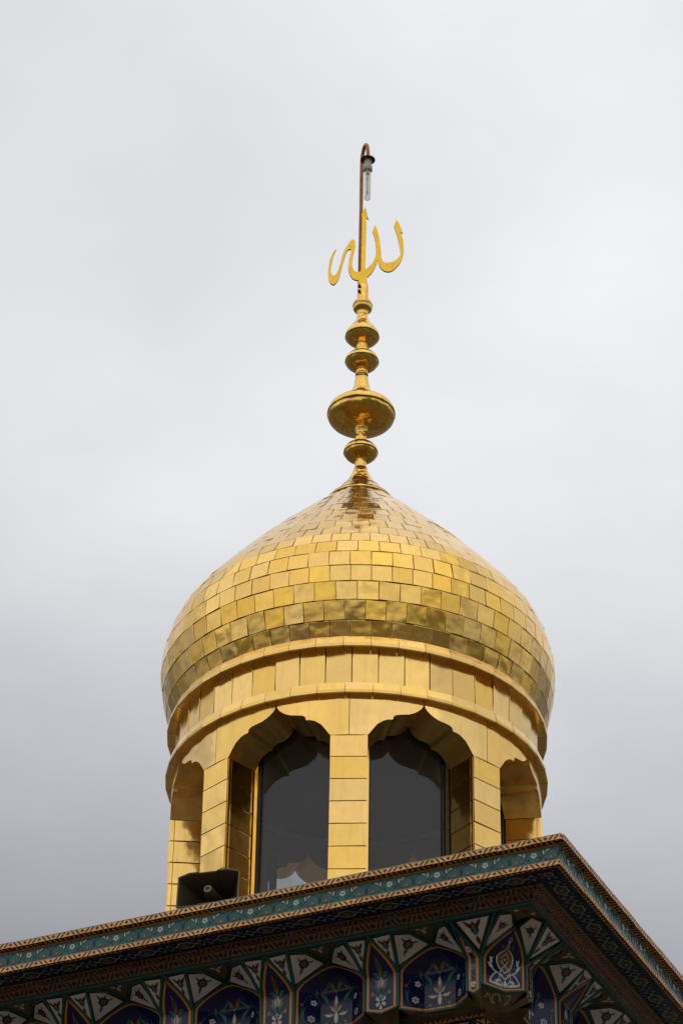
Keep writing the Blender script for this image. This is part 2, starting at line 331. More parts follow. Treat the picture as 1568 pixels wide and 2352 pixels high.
def gilded_tile(mb, z0, z1, half, r0, r1, base, gap=.0017, drop=.0012, mat='gilded_tile', frame=None):
    """one flat gilded plate with rolled edges, centred on direction 0; frame maps a point to the mesh's space"""
    G = [-1, -.965, .965, 1]; rows = []
    dz = (z1 - z0); ll = math.hypot(r1 - r0, dz)
    for b in G:
        row = []; t = (b + 1) / 2; sh = gap / ll
        tz = sh + t * (1 - 2 * sh); r = r0 + (r1 - r0) * tz; z = z0 + dz * tz
        for a in G:
            w = (r * math.tan(half) - gap) * a
            e = drop if (abs(a) == 1 or abs(b) == 1) else 0
            nx, nz = dz / ll, -(r1 - r0) / ll
            row.append(Vector((r * math.cos(half * .6) + (-e) * nx, w, z + (-e) * nz)))
        rows.append(row)
    nx, nz = dz / ll, -(r1 - r0) / ll
    fr = frame or (lambda p: p)
    ring = [rows[0][j] for j in range(4)] + [rows[i][3] for i in range(1, 4)] + [rows[3][j] for j in (2, 1, 0)] + [rows[i][0] for i in (2, 1)]
    low = [Vector((p.x - .010 * nx, p.y, p.z - .010 * nz)) for p in ring]
    k = len(mb.v); mi = mb.mi(mat)
    mb.v += [tuple(fr(p)) for r_ in rows for p in r_]
    for i in range(3):
        for j in range(3):
            a = k + i * 4 + j; mb.f.append((a, a + 1, a + 5, a + 4)); mb.m.append(mi); mb.sm.append(False)
    idx = [k + j for j in range(4)] + [k + i * 4 + 3 for i in range(1, 4)] + [k + 12 + j for j in (2, 1, 0)] + [k + i * 4 for i in (2, 1)]
    k2 = len(mb.v); mb.v += [tuple(fr(p)) for p in low]
    n = len(idx)
    for i in range(n):
        a, b_ = idx[i], idx[(i + 1) % n]; mb.f.append((b_, a, k2 + i, k2 + (i + 1) % n)); mb.m.append(mi); mb.sm.append(False)
tiles = []
for ri in range(len(ROWN)):
    zt, zb_ = ROWZ[ri], ROWZ[ri + 1]; n = ROWN[ri]; half = pi / n
    r1, r0 = dome_r(zt), dome_r(zb_); off = random.random() * 2 * half
    for k in range(n):
        phi = off + 2 * pi * k / n; ph = (phi + pi) % (2 * pi) - pi
        # how large it shows
        e = R(32); ll = math.hypot(r1 - r0, zt - zb_); nx, nz = (zt - zb_) / ll, (r0 - r1) / ll
        face = math.cos(ph) * nx * math.cos(e) - nz * math.sin(e)
        area = face * ll * (r0 + r1) * half
        tiles.append((area, ri, k, phi, half, zt, zb_, r0, r1))
tiles.sort(key=lambda t: -t[0]); hero = tiles[:300]; rest = tiles[300:]
row_mesh = {}
for area, ri, k, phi, half, zt, zb_, r0, r1 in hero:
    c = (((r0 + r1) / 2), 0, (zt + zb_) / 2)
    w = psi(phi); loc = (c[0] * math.cos(w), c[0] * math.sin(w), c[2] - ZB)
    rot = (R(random.gauss(0, .4)), R(random.gauss(0, 1.15)), w + R(random.gauss(0, 1.15)))
    if ri not in row_mesh:
        m = MB(); gilded_tile(m, zb_, zt, half, r0, r1, 0); o = m.build('tile', dome, origin=c, loc=loc, rot=rot); row_mesh[ri] = o
    else: dup(row_mesh[ri], dome, loc, rot)
m = MB()
for area, ri, k, phi, half, zt, zb_, r0, r1 in rest:
    c = Vector((((r0 + r1) / 2), 0, (zt + zb_) / 2)); w = psi(phi)
    M = Matrix.Rotation(w, 4, 'Z') @ Matrix.Translation(c) @ Matrix.Rotation(R(random.gauss(0, .8)), 4, 'Y') @ Matrix.Rotation(R(random.gauss(0, .8)), 4, 'Z') @ Matrix.Translation(-c)
    gilded_tile(m, zb_, zt, half, r0, r1, 0, frame=lambda p: (M @ p) - Vector((0, 0, ZB)))
o = m.build('tile_field', dome); o['kind'] = 'stuff'

# --- drum: band panels and cornice pieces
core = MB()
core.lathe([(.93, 8.40 - ZB), (.975, 8.40 - ZB), (.975, 8.07 - ZB), (.93, 8.07 - ZB), (.93, 8.40 - ZB)], 'brown_underlay', 72, smooth=False)
core.lathe([(.001, 8.13 - ZB), (.94, 8.13 - ZB), (.94, 8.16 - ZB), (.001, 8.16 - ZB)], 'dark_ceiling', 48, smooth=False)
drum = core.build('drum', cup)
def in_view(phi, lim=110): return abs(((phi + pi) % (2 * pi)) - pi) < R(lim)
def ringset(name, count, off, maker, c, lim=105, jit=.5):
    proto = None
    for k in range(count):
        phi = off + 2 * pi * k / count
        if not in_view(phi, lim): continue
        w = psi(phi); loc = (c[0] * math.cos(w), c[0] * math.sin(w), c[2] - ZB)
        rot = (R(random.gauss(0, jit * .3)), R(random.gauss(0, jit)), w + R(random.gauss(0, jit)))
        if proto is None:
            m = MB(); maker(m); proto = m.build(name, drum, origin=c, loc=loc, rot=rot)
        else: dup(proto, drum, loc, rot)
ringset('band_panel', 45, R(-1.8 - 4), lambda m: gilded_tile(m, 8.118, 8.342, pi / 45, .995, .995, 0, gap=.0022, mat='gilded_panel'), (.99, 0, 8.23), jit=1.4)
def cornice_piece(prof):
    def mk(m):
        h = pi / 45; rows = []
        for a in (-1, 1):
            rows.append([Vector((r, (r * math.tan(h) - .0012) * a, z)) for r, z in prof])
        for j in range(len(prof) - 1):
            m.face([rows[0][j], rows[1][j], rows[1][j + 1], rows[0][j + 1]], 'gilded_trim')
        for rr_ in rows: m.face(rr_, 'gilded_trim')
    return mk
UP = [(.98, 8.412), (1.020, 8.407), (1.027, 8.404), (1.0435, 8.362), (1.0445, 8.357), (1.0435, 8.340), (1.038, 8.336), (.98, 8.333)]
LO = [(.98, 8.130), (1.020, 8.127), (1.026, 8.124), (1.040, 8.080), (1.041, 8.075), (1.040, 8.060), (1.034, 8.056), (.98, 8.053)]
ringset('cornice_piece', 45, R(-4.3 + 4), cornice_piece(UP), (1.0, 0, 8.37), jit=.25)
ringset('cornice_piece', 45, R(-3.6 + 4), cornice_piece(LO), (1.0, 0, 8.09), jit=.25)

# --- spandrels, soffits, columns, windows
HALF_OPEN = R(16.95)
ARCH = [(0, 8.052), (.35, 8.028), (1.0, 8.010), (2.0, 7.994), (3.2, 7.980), (4.6, 7.969), (6.8, 7.962), (8.3, 7.956), (9.1, 7.946), (9.3, 7.929), (9.55, 7.926), (10.6, 7.925), (12.0, 7.916), (13.8, 7.893), (15.2, 7.860), (16.1, 7.836), (16.55, 7.820)]
ARCH = [(R(a) * 16.95 / 16.55, z) for a, z in ARCH]
ARCH[-1] = (HALF_OPEN, 7.826)
ZTOP = 8.058; ZSPR = 7.826; ZLOW = 6.56; RO = 1.004; XI = .772
def cyl(r, a, z): return Vector((r * math.cos(a), r * math.sin(a), z - ZB))
def spandrel_half(m, sgn):
    cols = ARCH + [(R(19.7), ZSPR), (R(22.5) - .0016, ZSPR)]
    cols = [(max(a, .0012), z) for a, z in cols]
    rows = []
    for a, z in cols:
        rows.append([cyl(RO, sgn * a, z + (ZTOP - z) * t) for t in (0, .3, .65, 1)])
    m.grid(rows, 'gilded_panel', True)
    m.grid([[cyl(RO, sgn * a, z), cyl(.98, sgn * a, z)] for a, z in cols], 'gilded_soffit', False)
    a = cols[-1][0]; m.face([cyl(RO, sgn * a, ZSPR), cyl(RO, sgn * a, ZTOP), cyl(.98, sgn * a, ZTOP), cyl(.98, sgn * a, ZSPR)], 'gilded_panel')
for k in range(8):
    phi = PHI0 + k * P45; w = psi(phi); vis = in_view(phi, 100)
    # masonry round the arch: outer face, soffit, inner face
    m = MB()
    full = [(-a, z) for a, z in ARCH[::-1]] + ARCH[1:]
    m.grid([[cyl(.995, a, z) for a, z in full], [cyl(.86, a, z) for a, z in full], [Vector((XI, XI * math.tan(a), z - ZB)) for a, z in full]], 'gilded_soffit', True)
    sof = m.build('arch_soffit', drum, rot=(0, 0, w))
    m = MB(); inn = full[:1] + full + full[-1:]
    ang = [R(-22.5)] + [a for a, z in full] + [R(22.5)]; zz = [ZSPR] + [z for a, z in full] + [ZSPR]
    m.grid([[Vector((XI, XI * math.tan(a), z - ZB)) for a, z in zip(ang, zz)], [Vector((XI, XI * math.tan(a), 8.13 - ZB)) for a in ang]], 'tan_paint', False)
    m.grid([[cyl(.978, a, z) for a, z in zip(ang, zz)], [cyl(.978, a, 8.06) for a in ang]], 'brown_underlay', False)
    m.build('arch_wall', drum, rot=(0, 0, w))
    for sgn in (-1, 1):
        if in_view(phi + sgn * R(11), 115):
            m = MB(); spandrel_half(m, sgn); c = mean(m); m.build('spandrel_panel', drum, origin=c, loc=Matrix.Rotation(w, 3, 'Z') @ Vector(c), rot=(0, 0, w))
    # window: frame strips and pane
    m = MB(); yb = XI * math.tan(HALF_OPEN)
    for sgn in (-1, 1):
        y0, y1 = sorted((sgn * (yb - .004), sgn * (yb - .022)))
        m.box((XI - .035, y0, ZLOW - ZB), (XI - .004, y1, 7.93 - ZB), 'gilded_trim' if sgn < 0 else 'disc_and_shaded_gilt')  # right strip: the gilt's dark reflection is painted in as a brown colour
        y0, y1 = sorted((sgn * (yb - .022), sgn * (yb - .036)))
        m.box((XI - .045, y0, ZLOW - ZB), (XI - .018, y1, 7.95 - ZB), 'glaze_black')
    m.box((XI - .05, -yb, ZLOW - ZB), (XI - .01, yb, ZLOW + .05 - ZB), 'gilded_trim')
    wf = m.build('window', cup, origin=(XI, 0, ZLOW - ZB), loc=(XI * math.cos(w), XI * math.sin(w), ZLOW - ZB), rot=(0, 0, w))
    m = MB(); m.face([(XI - .030, -yb - .02, ZLOW - ZB), (XI - .030, yb + .02, ZLOW - ZB), (XI - .030, yb + .02, 8.12 - ZB), (XI - .030, -yb - .02, 8.12 - ZB)], 'window_glass')
    m.build('pane', wf, origin=(XI, 0, ZLOW - ZB), loc=(0, 0, 0))
NR = 10; HP = .12882
for k in range(8):
    phi = PHI0 + R(22.5) + k * P45; w = psi(phi); vis = in_view(phi, 100)
    ha = R(22.5) - HALF_OPEN
    def corner(r, a, z): return Vector((r * math.cos(a), r * math.sin(a), z - ZB))
    xin = XI / math.cos(HALF_OPEN)   # radius of the jamb's inner edge
    m = MB()
    co = .985 if vis else 1.0; ci = .79
    q = [corner(co, -ha + .012, 0), corner(co, ha - .012, 0), corner(ci, ha - .014, 0), corner(ci, -ha + .014, 0)]
    for i in range(4):
        a, b_ = q[i], q[(i + 1) % 4]
        m.face([(a.x, a.y, ZLOW - ZB), (b_.x, b_.y, ZLOW - ZB), (b_.x, b_.y, 7.90 - ZB), (a.x, a.y, 7.90 - ZB)], 'tan_paint' if i == 2 else ('brown_underlay' if vis else 'gilded_panel'))
    col = m.build('column', cup, rot=(0, 0, w))
    if not vis: continue
    # front panels and jamb panels, ten rows
    hw = math.sin(ha) * 1.0
    def plate(mb, A, U, V, Nn, mat, gap=.0016, drop=.0010, th=.012):
        """plate from corner A along U and V, proud along Nn"""
        lu, lv = U.length, V.length; u, v = U / lu, V / lv; G = [0, .02, .98, 1]; rows = []
        def P(a, b, e): return A + u * (gap + (lu - 2 * gap) * a) + v * (gap + (lv - 2 * gap) * b) + Nn * (-e)
        for b in G: rows.append([P(a, b, drop if a in (0, 1) or b in (0, 1) else 0) for a in G])
        mb.grid(rows, mat, False)
        r4 = [P(0, 0, drop), P(1, 0, drop), P(1, 1, drop), P(0, 1, drop)]; l4 = [P(0, 0, th), P(1, 0, th), P(1, 1, th), P(0, 1, th)]
        for i in range(4): mb.face([r4[i], r4[(i + 1) % 4], l4[(i + 1) % 4], l4[i]], mat)
    protos = {}
    for r_ in range(NR):
        z1 = ZSPR - r_ * HP; z0 = z1 - HP
        if z0 < ZLOW: z0 = ZLOW
        for kind in ('column_panel', 'left', 'right'):
            m = MB()
            if kind == 'column_panel':
                A = Vector((1.0, -hw, z0 - ZB)); plate(m, A, Vector((0, 2 * hw, 0)), Vector((0, 0, z1 - z0)), Vector((1, 0, 0)), 'gilded_panel')
            else:
                sg = -1 if kind == 'left' else 1
                p0 = corner(.997, sg * ha, z0); p1 = corner(xin, sg * ha, z0); U = p1 - p0
                nn = Vector((-U.y, U.x, 0)).normalized(); nn = nn if nn.y * sg > 0 else -nn
                # a narrow return strip at the outer edge, then the jamb plate
                plate(m, p0 + U * .10, U * .90, Vector((0, 0, z1 - z0)), nn, 'gilded_jamb')
                plate(m, p0, U * .10, Vector((0, 0, z1 - z0)), nn, 'gilded_trim', gap=.001, drop=.001)
            c = mean(m); m.build('column_panel' if kind == 'column_panel' else 'jamb_panel', col, origin=c, rot=(R(random.gauss(0, .25)), R(random.gauss(0, .4)), R(random.gauss(0, .5))))
# moulding where the ceiling meets the wall inside
m = MB(); m.lathe([(.735, 8.112 - ZB), (.748, 8.104 - ZB), (.760, 8.112 - ZB), (.760, 8.128 - ZB), (.735, 8.128 - ZB)], 'tan_paint', 64); m.build('ceiling_trim', drum)
# drum floor
m = MB(); m.lathe([(.0, ZLOW - ZB - .002), (.98, ZLOW - ZB - .002)], 'roof_plaster', 48, smooth=False); m.build('floor', cup)

# --- finial
m = MB(); Z = lambda prof: [(r, z - ZB) for r, z in prof]
m.lathe(Z([(.17, 9.925), (.199, 9.934), (.2005, 9.939), (.199, 9.944), (.165, 9.980), (.138, 10.012), (.119, 10.036), (.1165, 10.041), (.108, 10.050), (.091, 10.072), (.075, 10.100), (.060, 10.130), (.048, 10.160), (.0395, 10.185), (.0385, 10.19), (.034, 10.192)]), 'gilded_brass')
fin = m.build('finial', cup, origin=(0, 0, 9.93 - ZB))
FZ = 9.93
def fpart(name, prof, mat='gilded_brass', n=48):
    m = MB(); m.lathe([(r, z - ZB) for r, z in prof], mat, n); return m.build(name, fin, origin=(0, 0, 9.93 - ZB), loc=(0, 0, 0))
def ell(cz, a, b, zlo, zhi, n=14):
    o = []
    for i in range(n + 1):
        t = -pi / 2 + pi * i / n; z = cz + b * math.sin(t)
        if zlo <= z <= zhi: o.append((max(a * math.cos(t), .03), z))
    return o
fpart('neck', [(.034, 10.185), (.034, 10.262)])
fpart('bulb', ell(10.3086, .0998, .063, 10.0, 10.300) + [(.0985, 10.3025), (.1008, 10.304)] + ell(10.3086, .1012, .067, 10.305, 11))
fpart('neck', [(.034, 10.36), (.034, 10.44), (.0355, 10.452), (.040, 10.466), (.0435, 10.476), (.0435, 10.480), (.03, 10.486)])
fpart('bulb', ell(10.576, .2005, .098, 10.0, 10.574, 22) + [(.1985, 10.577), (.2020, 10.579), (.2018, 10.592), (.1975, 10.607), (.188, 10.625), (.170, 10.644), (.143, 10.662), (.110, 10.680), (.080, 10.708), (.064, 10.732), (.053, 10.762), (.045, 10.80), (.0395, 10.84), (.0375, 10.858), (.033, 10.860)])
fpart('neck', [(.0335, 10.855), (.0335, 10.868), (.0355, 10.871), (.0355, 10.879), (.0335, 10.882), (.0335, 10.892), (.0352, 10.896), (.0335, 10.902), (.0335, 10.925)])
fpart('bulb', ell(10.975, .0998, .063, 10.0, 10.966) + [(.0985, 10.968), (.101, 10.970)] + ell(10.975, .1012, .066, 10.971, 12))
fpart('neck', [(.034, 11.03), (.034, 11.11)])
for z_, r_ in ((10.3035, .1014), (10.5780, .2024), (10.9695, .1016), (11.1550, .1030), (10.185, .0402), (10.0385, .1180), (10.868, .0385), (11.394, .0606)):
    fpart('seam', [(r_ - .004, z_ - .0018), (r_ + .0004, z_ - .0016), (r_ + .0004, z_ + .0016), (r_ - .004, z_ + .0018)], 'brown_underlay')
fpart('bulb', ell(11.163, .101, .064, 10.0, 11.152) + [(.0995, 11.154), (.1025, 11.156), (.1022, 11.170), (.0985, 11.185), (.090, 11.200), (.079, 11.216), (.066, 11.238), (.053, 11.256), (.043, 11.276), (.035, 11.300), (.031, 11.322), (.0305, 11.327)])
fpart('collar', [(.029, 11.322), (.0325, 11.330), (.0325, 11.335), (.036, 11.346), (.0365, 11.352), (.0475, 11.357), (.056, 11.367), (.0575, 11.377), (.0575, 11.384), (.060, 11.387), (.0598, 11.394), (.0525, 11.398), (.0520, 11.412), (.0535, 11.416), (.0520, 11.422), (.044, 11.429), (.034, 11.431)])
fpart('socket_pipe', [(.0342, 11.42), (.0342, 11.549), (.033, 11.554), (.001, 11.554)], n=32)
for z in (11.524, 11.484):
    m = MB(); P = [(-.0215 + .0085 * math.cos(a * pi / 3), 0, z - ZB + .0085 * math.sin(a * pi / 3)) for a in range(6)]
    y0, y1 = -.041, -.020
    m.face([(x, y0, zz) for x, _, zz in P], 'rusty_bolt'); m.grid([[(x, y0, zz) for x, _, zz in P], [(x, y1, zz) for x, _, zz in P]], 'rusty_bolt', False, True)
    c = (-.0215, -.03, z - ZB); m.build('bolt', fin, origin=c, loc=(c[0], c[1], z - FZ))
CALL = [(0.2013, 12.0568), (0.2128, 12.038), (0.2244, 12.0116), (0.2337, 11.9852), (0.2402, 11.9546), (0.2278, 11.9585), (0.2361, 11.9321), (0.2431, 11.8969), (0.2469, 11.8559), (0.2466, 11.8032), (0.2412, 11.768), (0.2322, 11.7357), (0.2186, 11.7063), (0.2005, 11.6798), (0.1824, 11.6591), (0.1643, 11.6482), (0.1461, 11.6461), (0.1279, 11.6521), (0.1119, 11.6674), (0.0994, 11.6892), (0.092, 11.7152), (0.0882, 11.7402), (0.0829, 11.715), (0.0753, 11.6887), (0.0642, 11.6594), (0.0485, 11.6301), (0.0252, 11.6007), (0.0247, 11.5574), (-0.0279, 11.5562), (-0.0281, 11.5753), (-0.0462, 11.5772), (-0.0645, 11.5901), (-0.0784, 11.6129), (-0.0879, 11.6416), (-0.0914, 11.6676), (-0.09, 11.7025), (-0.086, 11.7434), (-0.0804, 11.7727), (-0.075, 11.816), (-0.0856, 11.8193), (-0.0968, 11.8074), (-0.1057, 11.7896), (-0.1143, 11.7486), (-0.125, 11.7018), (-0.1357, 11.6493), (-0.1419, 11.6086), (-0.1505, 11.5795), (-0.1615, 11.5562), (-0.1726, 11.5416), (-0.1816, 11.5373), (-0.1954, 11.5468), (-0.2062, 11.5697), (-0.2121, 11.6013), (-0.2136, 11.636), (-0.2112, 11.6824), (-0.2043, 11.732), (-0.1943, 11.7673), (-0.1812, 11.7997), (-0.1677, 11.814), (-0.1742, 11.794), (-0.1829, 11.7646), (-0.1905, 11.7236), (-0.1953, 11.6828), (-0.197, 11.6479), (-0.1934, 11.6248), (-0.186, 11.6105), (-0.1782, 11.6078), (-0.1692, 11.6138), (-0.1603, 11.6285), (-0.1517, 11.6547), (-0.1431, 11.6897), (-0.1346, 11.7365), (-0.1282, 11.7658), (-0.1174, 11.8069), (-0.104, 11.8365), (-0.0885, 11.8721), (-0.075, 11.89), (-0.0646, 11.8973), (-0.0544, 11.8887), (-0.0496, 11.8729), (-0.0502, 11.8435), (-0.0557, 11.8083), (-0.0622, 11.7731), (-0.0662, 11.7321), (-0.0676, 11.6972), (-0.0632, 11.6682), (-0.0539, 11.6481), (-0.0424, 11.6409), (-0.0288, 11.64), (-0.0129, 11.6473), (-0.0125, 11.8209), (-0.0107, 11.9976), (-0.0105, 12.0688), (-0.0144, 12.0954), (-0.0019, 12.1285), (0.0089, 12.155), (0.0191, 12.1051), (0.0297, 12.0554), (0.0157, 12.0723), (0.0161, 11.9391), (0.0147, 11.7923), (0.0137, 11.6624), (0.0345, 11.682), (0.0502, 11.7027), (0.0636, 11.7291), (0.0734, 11.7585), (0.0773, 11.7878), (0.0765, 11.8346), (0.0715, 11.8873), (0.0643, 11.9284), (0.0539, 11.9618), (0.0624, 11.9874), (0.0709, 12.0142), (0.0799, 11.9877), (0.0893, 11.9525), (0.0989, 11.8997), (0.1052, 11.8469), (0.1087, 11.7943), (0.1113, 11.7564), (0.116, 11.7361), (0.1252, 11.7217), (0.1389, 11.7168), (0.1571, 11.7172), (0.1775, 11.724), (0.1957, 11.7349), (0.2116, 11.7528), (0.2229, 11.7723), (0.2302, 11.7911), (0.225, 11.8261), (0.2157, 11.8846), (0.204, 11.9432), (0.1868, 12.0078), (0.1945, 12.0347)]
m = MB(); y0, y1 = -.024, -.012
m.face([(x, y0, z - ZB) for x, z in CALL], 'gilded_plate'); m.face([(x, y1, z - ZB) for x, z in CALL[::-1]], 'gilded_plate')
m.grid([[(x, y0, z - ZB) for x, z in CALL], [(x, y1, z - ZB) for x, z in CALL]], 'rusty_steel', False, True)
m.build('calligraphy_plate', fin, origin=(0, -.018, 11.6 - ZB), loc=(0, -.018, 11.6 - FZ))

# ================================================================== the lamp at the very top
lamp = empty('lamp', (AX.x - .018, AX.y + .028, 11.571), 'hooked rusty lamp pole with a bare glass bulb, above the golden finial', 'lamp')
lo = Vector((-.018, .028, 11.571))
m = MB()
path = [(-.0205, .028, 11.571), (-.0195, .028, 11.75), (-.017, .03, 12.18), (-.0172, .03, 12.45), (-.0165, .028, 12.54)]
for i in range(1, 10):
    a = pi * i / 10; c = Vector((.0015, -.026, 12.545)); path.append((c.x - .018 * math.cos(a), c.y + .054 * math.cos(a), c.z + .106 * math.sin(a)))
path += [(.0203, -.080, 12.545), (.0205, -.080, 12.49)]
m.tube([Vector(p) - lo for p in path], .0118, 'rusty_steel', 10)
m.build('pole', lamp)
lx, ly = .0200, -.080
def lpart(name, prof, mat, n=24, parent=lamp):
    m = MB(); m.lathe([(r, z) for r, z in prof], mat, n, lx - lo.x, ly - lo.y, -lo.z); c = (lx - lo.x, ly - lo.y, prof[0][1] - lo.z); return m.build(name, parent, origin=c)
lpart('hood', [(.001, 12.494), (.040, 12.494), (.046, 12.491), (.0465, 12.487), (.040, 12.486), (.001, 12.486)], 'disc_and_shaded_gilt')
lpart('ring', [(.013, 12.52), (.0145, 12.52), (.0145, 12.495), (.013, 12.495)], 'rusty_steel')
lpart('socket', [(.001, 12.486), (.0235, 12.486), (.0240, 12.445), (.0285, 12.435), (.0295, 12.402), (.026, 12.396), (.020, 12.398), (.001, 12.41)], 'grey_ceramic')
bulb = lpart('bulb', [(.001, 12.40), (.0212, 12.40), (.0215, 12.36), (.0215, 12.195), (.0205, 12.183), (.0175, 12.173), (.012, 12.167), (.005, 12.1645), (.0005, 12.164)], 'bulb_glass')
m = MB()
bz = lambda z: z - lo.z
bx, by = lx - lo.x, ly - lo.y
m.tube([(bx, by, bz(12.395)), (bx, by, bz(12.372))], .012, 'grey_ceramic', 10)
m.tube([(bx - .002, by, bz(12.345)), (bx - .002, by, bz(12.322))], .0045, 'electrode', 8)
m.tube([(bx - .002, by, bz(12.322)), (bx - .002, by, bz(12.235))], .0032, 'grey_ceramic', 8)
m.tube([(bx - .002, by, bz(12.238)), (bx - .002, by, bz(12.212))], .0048, 'electrode', 8)
m.tube([(bx + .010, by, bz(12.39)), (bx + .0105, by, bz(12.22)), (bx + .004, by, bz(12.20)), (bx - .012, by, bz(12.195)), (bx - .015, by, bz(12.18))], .0012, 'electrode', 5)
m.tube([(bx - .008, by, bz(12.385)), (bx + .002, by, bz(12.365)), (bx - .006, by, bz(12.355)), (bx + .008, by, bz(12.350))], .0016, 'electrode', 5)
c = (bx, by, 12.40 - lo.z); m.build('filament', bulb, origin=c, loc=(0, 0, 0))

# ================================================================== the tiled tower under the cupola
CT = Vector((1.02993, 12.303, 6.57727)); N1 = Vector((-.42624, -.90461, 0)); N2 = Vector((.90461, -.42624, 0))
W = 3.36                                     # width of each face
ORG = Vector((AX.x, AX.y, -EYE / S))
tower = empty('tiled_tower', ORG, 'square tower head clad in patterned turquoise, navy and ochre tiles, carrying the golden dome', 'tower')
def FP(side):
    """face frame: (u along from the corner, z relative to the top, d inward) -> tower space; side 0 the left face, 1 the right"""
    A, B = (N1, N2) if side == 0 else (N2, N1)
    return lambda u, z, d: CT - B * u - A * d + Vector((0, 0, z)) - ORG
# masonry core and roof
m = MB()
def slab(m, inset, z0, z1, mat, top=True):
    q = [CT - N1 * a - N2 * b - ORG for a, b in ((inset, inset), (inset, W - inset), (W - inset, W - inset), (W - inset, inset))]
    for i in range(4):
        a, b = q[i], q[(i + 1) % 4]; m.face([(a.x, a.y, a.z + z0), (b.x, b.y, b.z + z0), (b.x, b.y, b.z + z1), (a.x, a.y, a.z + z1)], mat)
    for z in (z0, z1): m.face([(a.x, a.y, a.z + z) for a in q], mat)
slab(m, .041, -.128, -.004, 'mortar')
slab(m, .56, -.50, -.131, 'mortar'); slab(m, .20, -.130, -.124, 'mortar')
shell = m.build('wall', tower)
m = MB(); slab(m, .66, -7.64, -.49, 'glaze_navy'); m.build('shaft', tower)
m = MB(); slab(m, .038, -.0035, -.001, 'roof_plaster'); m.build('roof', tower)

TR = .16; F = .24
def trim_art(L=TR, H=.0265, hk=.5):
    a = Art(); h = H * hk
    ink = 'glaze_ink'
    a.poly(star(0, 0, h * 1.12, 4, .50, 0, 1.05), ink)
    for sg in (-1, 1):
        a.poly([(sg * (L / 2 - .0004), h * 1.0), (sg * (L / 2 - h * .45), h * .42), (sg * (L / 2 - h * 1.2), 0), (sg * (L / 2 - h * .45), -h * .42), (sg * (L / 2 - .0004), -h * 1.0)], ink)
        for x in (.34, .66):
            cx = L / 2 * x; t_ = .0058 * L / .16; q_ = .0075 * L / .16
            a.poly([(sg * (cx - q_ - t_), -h * 1.22), (sg * (cx - q_ + t_ * .5), -h * 1.1), (sg * (cx + t_), 0), (sg * (cx + q_ + t_ * .9), h * 1.05), (sg * (cx + q_ + t_ * 1.2), h * 1.3), (sg * (cx + q_ - t_ * .4), h * 1.1), (sg * (cx - t_), 0)], ink)
    return a
def tile_body(m, P, s0, s1, v0, v1, mat, gap=.0009, th=.006, edge='mortar'):
    s0 += gap; s1 -= gap
    m.face([P(s0, v0, 0), P(s1, v0, 0), P(s1, v1, 0), P(s0, v1, 0)], mat)
    q = [(s0, v0), (s1, v0), (s1, v1), (s0, v1)]
    for i in range(4):
        a, b = q[i], q[(i + 1) % 4]; m.face([P(*a, 0), P(*a, -th), P(*b, -th), P(*b, 0)], edge)
def run(side, name, L, u0, count, maker, jit=.0006, zc=0, dc=0, parent=None):
    """a row of like tiles along the face: first one built, the others copies moved along"""
    f = FP(side); proto = None; B = N2 if side == 0 else N1; A = N1 if side == 0 else N2
    for k in range(count):
        uc = u0 + L * (k + .5)
        if proto is None:
            m = MB(); maker(m, f, uc); c = f(uc, zc, dc); proto = m.build(name, parent or tower, origin=c, loc=c); c0 = Vector(c); uc0 = uc
            proto.location = c0 + A * random.gauss(0, jit)
        else:
            dup(proto, None, c0 - B * (uc - uc0) + A * random.gauss(0, jit) + Vector((0, 0, random.gauss(0, jit * .6))))
def mk_trim(zt, zb, d, under):
    H = zt - zb
    def mk(m, f, uc):
        P = lambda s, v, l: f(uc + s, (zt + zb) / 2 + v, d - l)
        tile_body(m, P, -TR / 2, TR / 2, -H / 2, H / 2, 'glaze_ochre', edge='glaze_ochre')
        trim_art(TR, H, .36).put(m, P)
        # worn pale top edge
        m.box((uc - TR / 2 + .001, zt - .0016, d - .0012), (uc + TR / 2 - .001, zt + .0008, d + .046), 'glaze_grey', M=lambda q: f(q.x, q.y, q.z))
        # underside with its own dark blocks
        Q = lambda s, v, l: f(uc + s, zb - l, d + v)
        m.face([Q(-TR / 2 + .001, 0, 0), Q(TR / 2 - .001, 0, 0), Q(TR / 2 - .001, under, 0), Q(-TR / 2 + .001, under, 0)], 'glaze_ochre')
        a = Art()
        for sg in (-1, 1):
            for x in (.17, .5, .84):
                a.poly([(sg * (TR / 2 * x - .010), .003), (sg * (TR / 2 * x + .004), .003), (sg * (TR / 2 * x + .012), under - .003), (sg * (TR / 2 * x - .003), under - .003)], 'glaze_ink')
        a.put(m, Q)
    return mk
D0 = .034      # how far the frieze stands behind the upper lip
